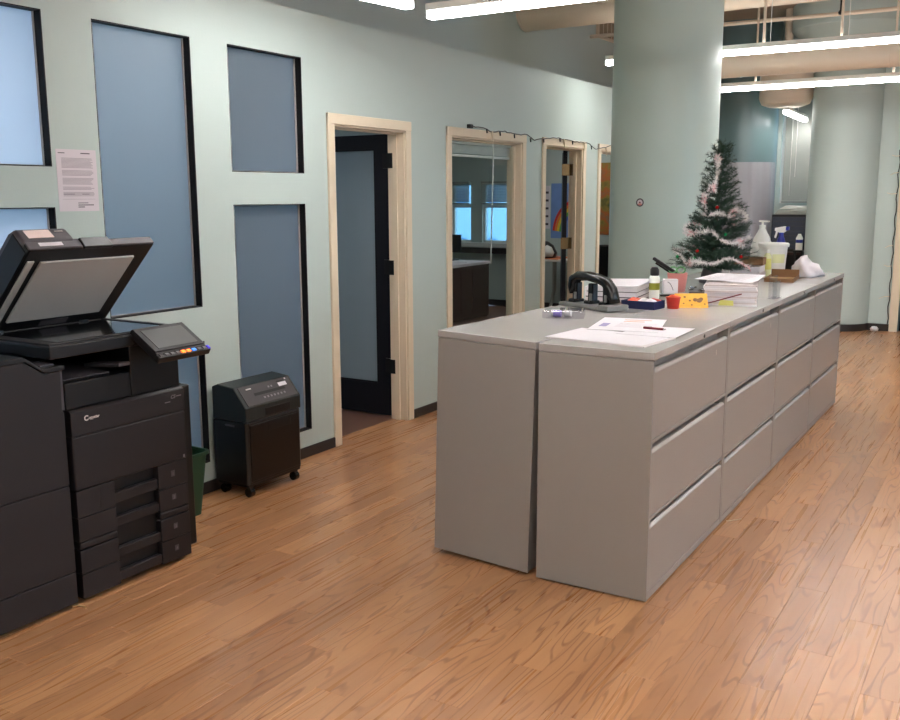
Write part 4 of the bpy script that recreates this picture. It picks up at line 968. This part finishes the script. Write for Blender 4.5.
# clear acrylic holder at the pile's right
ah = thing('sign_holder', (-.06, 2.2, CT), 'clear acrylic holder standing behind the tall paper pile', 'holder')
MB().obox((-.062, 2.215, CT + .065), (.006, .075, 0), (.0016, -.0002, 0), (0, 0, .062)).obox((-.040, 2.212, CT + .05), (.004, .072, 0), (.0016, -.0002, 0), (0, 0, .048)).build('panel', M['clear_plastic'], ah)
MB().obox((-.050, 2.213, CT + .003), (.020, -.002, 0), (.006, .076, 0), (0, 0, .003)).build('base', M['clear_plastic'], ah)

# wrapped reams and open brown box behind
rm = thing('paper_ream', (-.36, 2.85, CT), 'white wrapped paper ream beneath the open brown box, behind the tree', 'paper ream')
for k in range(2): MB().rbox(-.52, 3.46, CT + .001 + k * .048, CT + .001 + k * .048 + .046, .205, .275, .05 + .05 * k).build('ream', M['paper' if k else 'paper_grey'], rm, bevel=.004)
br = thing('brown_box', (-.34, 2.93, CT + .105), 'open brown cardboard box on the white ream by the bucket', 'box')
bz = CT + .1005; q = MB().rbox(-.52, 3.48, bz, bz + .004, .22, .17, .10)
ee = Vector((math.cos(.10), math.sin(.10), 0)); ff = Vector((-ee.y, ee.x, 0)); bc = Vector((-.52, 3.48, 0))
for s in (-1, 1): q.obox((bc + ee * s * .108) + Vector((0, 0, bz + .025)), ee * .0015, ff * .085, (0, 0, .024)); q.obox((bc + ff * s * .083) + Vector((0, 0, bz + .025)), ee * .11, ff * .0015, (0, 0, .024))
q.build('carton', M['brown'], br)
MB().obox((bc - ff * .105) + Vector((0, 0, bz + .056)), ee * .11, ff * .025 + Vector((0, 0, -.008)), (0, .0004, .0015)).build('flap', M['brown'], br)
# cardboard tray lid
ctz = thing('cardboard_tray', (-.27, 3.4, CT), 'shallow tan cardboard tray with raised brown back at cabinet edge', 'box')
bc = Vector((-.278, 3.46, 0)); ee = Vector((math.cos(.10), math.sin(.10), 0)); ff = Vector((-ee.y, ee.x, 0))
MB().obox(bc + Vector((0, 0, CT + .003)), ee * .095, ff * .19, (0, 0, .003)).build('bottom', M['tan'], ctz)
for v_, h_, nm in ((ff * .189, .062, 'back_wall'), (ff * -.189, .026, 'front_wall')): MB().obox(bc + v_ + Vector((0, 0, CT + h_ / 2)), ee * .095, ff * .0015, (0, 0, h_ / 2)).build(nm, M['brown'], ctz)
for s in (-1, 1): MB().obox(bc + ee * s * .0945 + Vector((0, 0, CT + .013)), ee * .0015, ff * .188, (0, 0, .013)).build('side_wall', M['brown'], ctz)
# white plastic bag
bagm = MB(); rg = []
for i in range(9):
    ph = PI / 2 * i / 8; ring = []
    for k in range(26):
        a = 2 * PI * k / 26; rr_ = math.cos(ph) ** .8 if i < 8 else .02
        wob = 1 + .12 * math.sin(5 * a + i) + .07 * math.sin(9 * a - 2 * i)
        ring.append((-.195 + .105 * rr_ * wob * math.cos(a), 3.90 + .19 * rr_ * wob * math.sin(a), CT + .125 * math.sin(ph) * (1 + .18 * math.sin(3 * a + 1) * math.cos(ph)) * (1 - .25 * math.cos(a))))
    rg.append(ring)
tag(loft(rg, bagm, True, True).build('plastic_bag', M['bag'], smooth='all'), 'crumpled white plastic bag on the farthest cabinet', 'bag')

# bucket, jug, sprays
bk = thing('white_bucket', (-.40, 3.66, CT), 'white lidded bucket with labels on the far cabinet', 'bucket')
bc3 = (-.450, 3.925, CT + .001)
MB().lathe([(0, 0), (.086, 0), (.101, .205), (.097, .207), (0, .207)], bc3, 32).build('bucket_body', M['white_plastic'], bk, smooth=True)
MB().lathe([(.100, .205), (.112, .207), (.113, .228), (.106, .236), (0, .236)], bc3, 32).build('lid', M['white_plastic'], bk, smooth=True)
ang = math.atan2(CAM.y - bc3[1], CAM.x - bc3[0])
MB().lathe([(.0942, .09), (.0985, .155)], bc3, 10, ang - .05, ang + 1.0).build('label', M['cream_label'], bk, smooth=True)
for k in range(3): MB().lathe([(.094 + .0008 * k, .08 + .03 * k), (.0945 + .0008 * k, .088 + .03 * k)], bc3, 8, ang - 1.0, ang - .35).build('print_line', M['print_violet'], bk)
yb = thing('cleaner_bottle', (-.40, 3.5, CT), 'small clear bottle of yellow cleaner in front of the white bucket', 'bottle')
cb3 = (-.448, 3.745, CT)
MB().lathe([(0, 0), (.026, 0), (.028, .005), (.028, .15), (.014, .168), (.012, .172)], cb3, 20).build('bottle_body', M['cream_label'], yb, smooth=True)
MB().lathe([(.0285, .05), (.0285, .13)], cb3, 20).build('label', M['yellow'], yb, smooth=True)
MB().lathe([(.014, .170), (.014, .190), (0, .191)], cb3, 16).build('cap', M['white_plastic'], yb, smooth=True)
pj = thing('pump_jug', (-.5, 3.9, CT), 'large white sloped-shoulder pump jug behind the white bucket', 'jug')
cj = (-.580, 4.10, CT + .001)
MB().lathe([(0, 0), (.078, 0), (.082, .008), (.080, .20), (.060, .265), (.034, .310), (.022, .335), (.020, .345)], cj, 28).build('jug_body', M['white_plastic'], pj, smooth=True)
MB().lathe([(.024, .340), (.024, .362), (.008, .364), (.008, .385)], cj, 16).build('pump_collar', M['white_plastic'], pj, smooth=True)
MB().obox((cj[0] + .012, cj[1], cj[2] + .390), (.042, -.01, .0), (0, .010, 0), (0, 0, .006)).build('pump_spout', M['white_plastic'], pj, bevel=.003)
sb = thing('spray_bottle', (-.44, 3.87, CT), 'royal blue spray bottle with white trigger behind the bucket', 'spray bottle')
cs3 = (-.448, 4.155, CT)
MB().lathe([(0, 0), (.040, 0), (.042, .006), (.042, .20), (.024, .265), (.014, .285)], cs3, 24).build('bottle_body', M['blue'], sb, smooth=True)
MB().lathe([(.018, .28), (.018, .305), (0, .306)], cs3, 16).build('collar', M['blue'], sb, smooth=True)
MB().prism([(cs3[0] - .050, cs3[1] - .009, cs3[2] + .318), (cs3[0] - .050, cs3[1] - .009, cs3[2] + .340), (cs3[0] + .030, cs3[1] - .009, cs3[2] + .355), (cs3[0] + .040, cs3[1] - .009, cs3[2] + .320), (cs3[0] + .012, cs3[1] - .009, cs3[2] + .300), (cs3[0] - .010, cs3[1] - .009, cs3[2] + .302)], (0, .018, 0)).build('spray_head', M['white_plastic'], sb, bevel=.004)
MB().prism([(cs3[0] - .040, cs3[1] - .005, cs3[2] + .316), (cs3[0] - .026, cs3[1] - .005, cs3[2] + .314), (cs3[0] - .040, cs3[1] - .005, cs3[2] + .262), (cs3[0] - .052, cs3[1] - .005, cs3[2] + .268)], (0, .010, 0)).build('trigger', M['white_plastic'], sb)
MB().obox((cs3[0] + .044, cs3[1], cs3[2] + .336), (.012, 0, .002), (0, .012, 0), (0, 0, .014)).build('back_cap', M['blue'], sb, bevel=.003)

# ------------------------------------------------------------------ small Christmas tree
TB = Vector((-.640, 2.98, CTL)); TH = .915
tree = thing('christmas_tree', TB, 'small artificial Christmas tree with tinsel on the filing cabinets', 'tree')
def tp(h): return TB + Vector((.030 * h, .02 * h, TH * h))
MB().tube([tp(0), tp(.3), tp(.6), tp(.97)], [.016, .013, .010, .004], 8).build('trunk', M['trunk'], tree, smooth=True)
MB().lathe([(0, 0), (.075, 0), (.085, .006), (.060, .10), (.0, .10)], tuple(TB), 16).build('stand', M['copier_grey'], tree, smooth=True)
def branch_mesh(L_, seed):
    rnd = random.Random(seed); mb = MB()
    mb.tube([(0, 0, 0), (L_ * .5, 0, -.010), (L_, 0, .012)], [.004, .003, .0015], 5)
    twigs = [((0, 0, 0), (L_, 0, .012))]
    for k in range(max(2, int(L_ / .045))):
        q = .25 + .6 * k / max(1, int(L_ / .045)); s = 1 if k % 2 else -1
        a = Vector((L_ * q, 0, -.006)); twigs.append((a, a + Vector((L_ * .20 + .02, s * (.030 + .03 * rnd.random()), .012 * rnd.random()))))
    for a, b in twigs:
        a, b = Vector(a), Vector(b); n = int((b - a).length / .0026) + 8; t = (b - a).normalized()
        for i in range(n):
            q = .06 + .98 * i / n; p = a + (b - a) * q; an = rnd.random() * 2 * PI
            side_ = t.orthogonal().normalized(); sd_ = side_ * math.cos(an) + t.cross(side_) * math.sin(an)
            e = p + sd_ * (.019 + .012 * rnd.random()) + t * .013; w_ = t.cross(sd_) * .0017
            mb.add([p - w_, p + w_, e], [(0, 1, 2)])
    return mb
lens = [.05, .085, .12, .155, .19, .225, .255]
protos = {}
rb = random.Random(3); nb = 0
for lev in range(17):
    h = .115 + .83 * lev / 16; Rr = (.255 * (1 - (h - .1) / .93) ** .92 + .028)
    n = max(4, int(13 * (1 - .62 * h)))
    for k in range(n):
        a = 2 * PI * (k + .5 * (lev % 2)) / n + rb.uniform(-.25, .25); L_ = Rr * rb.uniform(.82, 1.12)
        i = min(range(len(lens)), key=lambda q: abs(lens[q] - L_)); key = (i, nb % 2)
        if key not in protos:
            o = branch_mesh(lens[i], 10 * i + nb % 2).build('branch', M['pine'], None); protos[key] = o.data; o.parent = tree
        else:
            o = bpy.data.objects.new('branch', protos[key]); COL.objects.link(o); o.parent = tree
        p = tp(h) - TB; el = rb.uniform(-.05, .18) + .45 * h
        o.location = p; o.rotation_euler = (rb.uniform(-.6, .6), -el, a); s = L_ / lens[i]; o.scale = (s, 1, 1); nb += 1
for k in range(5):
    o = bpy.data.objects.new('branch', protos[min(protos)]); COL.objects.link(o); o.parent = tree
    o.location = tp(.955) - TB; o.rotation_euler = (k, -1.0 - .12 * k, k * 1.26)
# tinsel garland winding down
gar = thing('tinsel_garland', TB, 'white and pink tinsel garland wound around the small tree', 'garland')
rg_ = random.Random(5); gw, gp = MB(), MB(); front0 = math.atan2(CAM.y - TB.y, CAM.x - TB.x)
N_ = 520
for i in range(N_):
    q = i / N_; h = .90 - .76 * q; ang_ = -1.5 + 2 * PI * 3.4 * q
    if q < .22: h = .90 - .36 * (q / .22); ang_ = front0 - .45 + .25 * math.sin(q * 25)
    else: h = .54 - .40 * (q - .22) / .78; ang_ = front0 - .3 + 2 * PI * 2.2 * (q - .22) / .78
    h += .028 * math.sin(q * 47) + .016 * math.sin(q * 111)
    Rr = (.255 * (1 - (h - .1) / .93) ** .92 + .028) * (.92 + .14 * math.sin(q * 83))
    c = tp(h) + Vector((Rr * math.cos(ang_), Rr * math.sin(ang_), 0)); puff = .75 + .55 * max(0, math.sin(q * 70))
    pinkish = math.sin(q * 70 + 1) > .80
    for k in range(12):
        d = Vector((rg_.gauss(0, 1), rg_.gauss(0, 1), rg_.gauss(0, 1))).normalized(); e = c + d * rg_.uniform(.020, .042) * puff
        w_ = d.orthogonal().normalized() * .0022
        (gp if (pinkish and k % 2 == 0) else gw).add([c - w_, c + w_, e], [(0, 1, 2)])
gw.build('white_strands', M['tinsel'], gar, kind='stuff'); gp.build('pink_strands', M['tinsel_pink'], gar, kind='stuff')
def ornament(u, v, depth_y, m, lab):
    # position is found once from the tree's own cone: height and angle
    h, a = u, v; Rr = (.255 * (1 - (h - .1) / .93) ** .92 + .028) * 1.0
    c = tp(h) + Vector((Rr * math.cos(a), Rr * math.sin(a), 0)); t = thing('ornament', c, lab, 'ornament')
    MB().lathe([(0, -.012), (.009, -.008), (.012, 0), (.009, .008), (.004, .011), (0, .012)], tuple(c), 14).build('ball', m, t, smooth='all')
    MB().cyl(c + Vector((0, 0, .010)), c + Vector((0, 0, .016)), .004, 8).build('cap', M['chrome'], t)
front_a = math.atan2(CAM.y - TB.y, CAM.x - TB.x)
ornament(.37, front_a + .30, 0, M['bell_green'], 'shiny green ornament at the tree middle, right side')
ornament(.25, front_a - .45, 0, M['bell_red'], 'shiny red ornament low on the tree front')
ornament(.20, front_a - 1.15, 0, M['bell_green'], 'shiny green ornament at the lower left of the tree')
ornament(.20, front_a - .50, 0, M['bell_green'], 'shiny green ornament just below the red one on the tree')
ornament(.21, front_a + .75, 0, M['bell_red'], 'shiny red ornament at the lower right of the tree')
ornament(.56, front_a - .02, 0, M['bell_red'], 'shiny red ornament under the long tinsel drop')

# ------------------------------------------------------------------ far alcove: blinds, boxes, sheet
vb = thing('window_blind', (-1.33, 9.68, 2.8), 'closed grey venetian blind on the far alcove window', 'blind')
MB().box(-1.66, -.94, 9.62, 9.69, 2.80, 2.86).build('headrail', M['blind'], vb)
for k in range(42):
    z = 2.78 - k * .030
    MB().obox((-1.30, 9.665, z), (.355, 0, 0), (0, .005, .0165), (0, .0008, 0)).build('slat', M['blind'], vb)
MB().box(-1.655, -.945, 9.65, 9.685, 1.505, 1.53).build('bottom_rail', M['blind'], vb)
for x in (-1.56, -1.50): MB().cyl((x, 9.64, 2.8), (x, 9.64, 1.6 + (x + 1.56) * 4), .005, 6).build('cord', M['white_plastic'], vb)
ps_ = thing('plastic_sheet', (-2.185, 9.6, 0), 'grey creased plastic sheet wrapped around the lower teal column', 'sheet')
rg = []
for z in [0.02 + .1 * k for k in range(20)] + [2.03]:
    rg.append([(-2.19 + (.462 + .006 * math.sin(a * 13 + z * .6) + .002 * math.sin(a * 29 + z * 3)) * math.cos(a), 9.60 + (.462 + .006 * math.sin(a * 13 + z * .6) + .002 * math.sin(a * 29 + z * 3)) * math.sin(a), z) for a in (-PI * .98 + PI * .94 * k / 60 for k in range(61))])
sm = MB(); n = 61
sm.add([p for r in rg for p in r], [(i * n + k, i * n + k + 1, (i + 1) * n + k + 1, (i + 1) * n + k) for i in range(len(rg) - 1) for k in range(n - 1)])
sm.build('sheet', M['sheet'], ps_, smooth='all')
dbx = thing('storage_chest', (-1.3, 9.05, 0), 'dark navy grey chest of flat drawers in the far alcove', 'chest')
MB().box(-1.62, -1.19, 9.02, 9.45, .90, 1.365).build('carcass', M['black'], dbx)
for k in range(7): MB().box(-1.61, -1.20, 9.00, 9.03, .935 + k * .058, .935 + k * .058 + .053).build('drawer', M['navy_plastic'], dbx, bevel=.003)
sd = thing('dark_shelf_unit', (-1.2, 9.05, 0), 'low dark wooden shelf unit under the navy chest', 'shelf')
for x in (-1.62, -1.23): MB().box(x, x + .04, 9.02, 9.45, 0, .90).build('side_panel', M['dark_wood'], sd)
for z in (.04, .45, .86): MB().box(-1.58, -1.23, 9.03, 9.45, z, z + .035).build('shelf', M['dark_wood'], sd)
MB().box(-1.58, -1.23, 9.43, 9.45, .05, .88).build('back_panel', M['black'], sd)
pr = thing('folded_paper_roll', (-1.3, 9.2, 1.37), 'grey folded papers lying on top of the navy chest', 'papers')
MB().prism([(-1.60, 9.03, 1.366), (-1.55, 9.03, 1.43), (-1.20, 9.03, 1.415), (-1.19, 9.03, 1.366)], (0, .35, 0)).build('lower_fold', M['blind'], pr, bevel=.012)
MB().prism([(-1.56, 9.10, 1.436), (-1.48, 9.10, 1.475), (-1.21, 9.10, 1.472), (-1.20, 9.10, 1.418)], (0, .3, 0)).build('upper_fold', M['white_plastic'], pr, bevel=.012)
vbz = thing('cleaner_jug', (-1.12, 8.95, .0), 'white bottle with a blue label on a small stand beside the navy chest', 'bottle')
cv_ = (-1.255, 8.935, .93)
MB().lathe([(0, 0), (.040, 0), (.042, .01), (.042, .15), (.02, .19), (.02, .2), (0, .201)], cv_, 18).build('bottle_body', M['white_plastic'], vbz, smooth=True)
MB().lathe([(.0427, .09), (.0427, .13)], cv_, 18).build('label', M['blue'], vbz)
bs = thing('plant_stand', (-1.215, 8.94, 0), 'narrow dark stand carrying the white and blue bottle', 'stand')
MB().box(-1.315, -1.195, 8.88, 8.990, .905, .929).build('top', M['black'], bs)
for x in (-1.31, -1.215):
    for y in (8.89, 8.970): MB().box(x, x + .015, y, y + .015, 0, .905).build('leg', M['black'], bs)

# ------------------------------------------------------------------ inside the offices
bl = thing('raised_blind', (-2.72, 3.3, 2.0), 'raised white venetian blind at the top of the interior office window', 'blind')
BX = WX - .11
MB().box(BX - .022, BX + .022, 2.76, 3.885, 2.015, 2.043).build('headrail', M['white_plastic'], bl)
for k in range(8): MB().box(BX - .013, BX + .013, 2.765, 3.88, 1.945 + k * .0085, 1.945 + k * .0085 + .0045).build('slat', M['white_plastic'], bl)
MB().box(BX - .014, BX + .014, 2.765, 3.88, 1.918, 1.938).build('bottom_rail', M['white_plastic'], bl, bevel=.003)
MB().tube([(BX + .03, 3.56, 2.02), (BX + .03, 3.545, 1.6), (BX + .03, 3.52, 1.05)], .006, 6).build('cord', M['white_plastic'], bl)
for i, (x0, x1) in enumerate(OW):
    t = thing('office_window_blind', (x0, 8.76, 1.8), ['half-raised grey blind on the left far office window', 'half-raised grey blind on the right far office window'][i], 'blind', 'blinds on the far office windows')
    MB().box(x0 + .01, x1 - .01, 8.735, 8.765, 1.79, 1.82).build('headrail', M['blind'], t)
    for k in range(12): MB().obox(((x0 + x1) / 2, 8.75, 1.775 - k * .022), ((x1 - x0) / 2 - .012, 0, 0), (0, .008, .009), (0, .0008, -.0008)).build('slat', M['blind'], t)
    MB().box(x0 + .01, x1 - .01, 8.738, 8.762, 1.49, 1.512).build('bottom_rail', M['blind'], t)
dsk = thing('office_desk', (-5.3, 7.0, 0), 'dark red-brown desk with pale top inside the office window', 'desk')
MB().box(-5.85, -4.98, 5.7, 7.72, .715, .750).build('desktop', M['notice'], dsk, bevel=.003)
MB().box(-5.02, -4.995, 5.72, 7.70, .02, .715).build('modesty_panel', M['dark_wood'], dsk)
for y in (5.72, 7.66): MB().box(-5.83, -5.02, y, y + .04, 0, .715).build('side_panel', M['dark_wood'], dsk)
for y0 in (6.4, 6.95, 7.25): MB().box(-4.995, -4.985, y0, y0 + .24, .10, .66).build('raised_panel', M['dark_wood'], dsk, bevel=.004)
tag(MB().rbox(-5.25, 7.40, .7505, .756, .22, .30, .3).build('desk_papers', M['paper']), 'white papers on the desk inside the office', 'paper')
mo = thing('computer_monitor', (-5.6, 7.2, .75), 'dark monitor on the office desk seen against the far window', 'monitor')
MB().box(-5.72, -5.35, 7.55, 7.58, .86, 1.10).build('screen', M['black'], mo, bevel=.004)
MB().box(-5.55, -5.52, 7.57, 7.60, .76, .90).build('stem', M['black'], mo)
MB().box(-5.63, -5.44, 7.50, 7.66, .7505, .765).build('base', M['black'], mo)
S(MB().box(-8.4, WX - WT - .01, 8.78, 8.80, 0, .10).build('baseboard_office', M['baseboard']))
# folding table, toy items, posters seen past door 2
ft = thing('folding_table', (-4.35, 8.2, 0), 'white folding table with curved grey legs inside the second office doorway', 'table')
MB().box(-4.62, -3.80, 7.85, 8.60, .755, .785).build('tabletop', M['white_plastic'], ft, bevel=.006)
for y in (8.0, 8.45):
    for x, s in ((-4.36, 1), (-4.18, 1), (-3.90, -1)):
        MB().tube([(x, y, .755), (x, y, .35), (x - .04 * s, y, .15), (x - .10 * s, y, .012)], .016, 8).build('leg', M['blind'], ft, smooth=True)
tag(MB().box(-4.58, -4.05, 7.86, 8.3, .7855, .80).build('orange_cloth', M['orange_cloth'], bevel=.004), 'orange cloth folded over the white table in the office', 'cloth')
pz = thing('toy_bag', (-4.35, 8.1, .8), 'black and white rounded bag on the orange cloth in the office', 'bag')
MB().lathe([(0, 0), (.13, .0), (.15, .06), (.10, .16), (.03, .21), (0, .215)], (-4.30, 8.02, .8005), 16).build('black_body', M['black'], pz, smooth='all')
MB().lathe([(0, .02), (.075, .02), (.095, .07), (.06, .14), (0, .17)], (-4.235, 7.915, .8005), 14).build('white_front', M['white_plastic'], pz, smooth='all')
po = thing('rainbow_poster', (-4.45, 8.79, 1.4), 'blue poster with a rainbow arc on the office back wall', 'poster')
M['poster_blue'] = mat('poster_blue', (.45, .58, .80), .6, var=.15, scale=8)
MB().box(-4.60, -4.22, 8.790, 8.799, 1.02, 1.78).build('poster_sheet', M['poster_blue'], po)
for i, (r0, c) in enumerate(((.47, (.80, .22, .18)), (.43, (.90, .50, .18)), (.39, (.90, .80, .25)), (.35, (.38, .66, .32)), (.31, (.30, .42, .75)))):
    mm = mat('poster_band_%d' % i, c, .6); vs = []
    for r in (r0 - .038, r0):
        for k in range(13):
            a = PI * .55 + PI * .42 * k / 12; vs.append((-4.17 + r * math.cos(a) * .86, 8.789, 1.08 + r * math.sin(a) * 1.05))
    MB().add(vs + [(x, y - .0012, z) for x, y, z in vs], [(k, k + 1, 14 + k, 13 + k) for k in range(12)] + [(26 + k, 39 + k, 40 + k, 27 + k) for k in range(12)]).build('rainbow_band', mm, po)
pt = thing('wall_calendar', (-4.7, 8.79, 1.4), 'narrow white printed sheet beside the rainbow poster', 'sheet')
MB().box(-4.72, -4.62, 8.791, 8.799, 1.15, 1.75).build('sheet', M['paper'], pt)
for k in range(5): MB().box(-4.70, -4.64, 8.789, 8.791, 1.20 + k * .11, 1.23 + k * .11).build('print_block', M['print_dark'], pt)
pw = tag(MB().box(-4.0, -3.35, 8.790, 8.799, 1.08, 2.05).build('autumn_poster', M['poster_autumn']), 'autumn coloured poster on the office back wall past the third doorway', 'poster')
ch = thing('office_chair', (-3.35, 7.3, 0), 'dark office chair inside the third office doorway', 'chair')
MB().box(-3.75, -3.30, 7.75, 8.15, .44, .50).build('seat', M['black'], ch, bevel=.02)
MB().box(-3.75, -3.30, 8.13, 8.19, .56, .98).build('backrest', M['black'], ch, bevel=.02)
MB().cyl((-3.52, 7.95, .08), (-3.52, 7.95, .44), .03, 12).build('stem', M['black_metal'], ch)
for k in range(5):
    a = 2 * PI * k / 5; MB().tube([(-3.52, 7.95, .10), (-3.52 + .28 * math.cos(a), 7.95 + .28 * math.sin(a), .05)], [.022, .016], 8).build('leg', M['black_metal'], ch)
    MB().cyl((-3.52 + .28 * math.cos(a) - .012, 7.95 + .28 * math.sin(a), .028), (-3.52 + .28 * math.cos(a) + .012, 7.95 + .28 * math.sin(a), .028), .028, 12).build('wheel', M['black'], ch)
MB().tube([(-3.56, 8.17, .50), (-3.56, 8.17, .60)], .02, 8).build('back_post', M['black_metal'], ch)
tag(MB().lathe([(0, 0), (.05, 0), (.055, .02), (.05, .10), (0, .11)], (-3.62, 7.92, .501), 14).build('red_pouch', M['red'], smooth='all'), 'small red pouch on the dark office chair', 'pouch')

# ------------------------------------------------------------------ buildings across the street
for i, (x, y, wx_, h, lb) in enumerate(((-20, 42, 7, 2.2, 'low pale building across the street, left of the office view'), (-29, 55, 9, 5.5, 'taller pale building across the street behind the low one'), (-33, 36, 5, 1.2, 'low pale block across the street'))):
    t = thing('distant_building', (x, y, -12), lb, 'building', 'buildings across the street')
    MB().box(x - wx_, x + wx_, y, y + 8, -12, h).build('wall', M['facade'], t)
    for r in range(4):
        for k in range(7):
            x0 = x - wx_ + .4 + k * (2 * wx_ - .8) / 7
            MB().box(x0, x0 + (2 * wx_ - .8) / 7 * .62, y - .05, y + .01, h - 1.2 - r * 2.6, h - .3 - r * 2.6).build('window', M['facade_glass'], t)
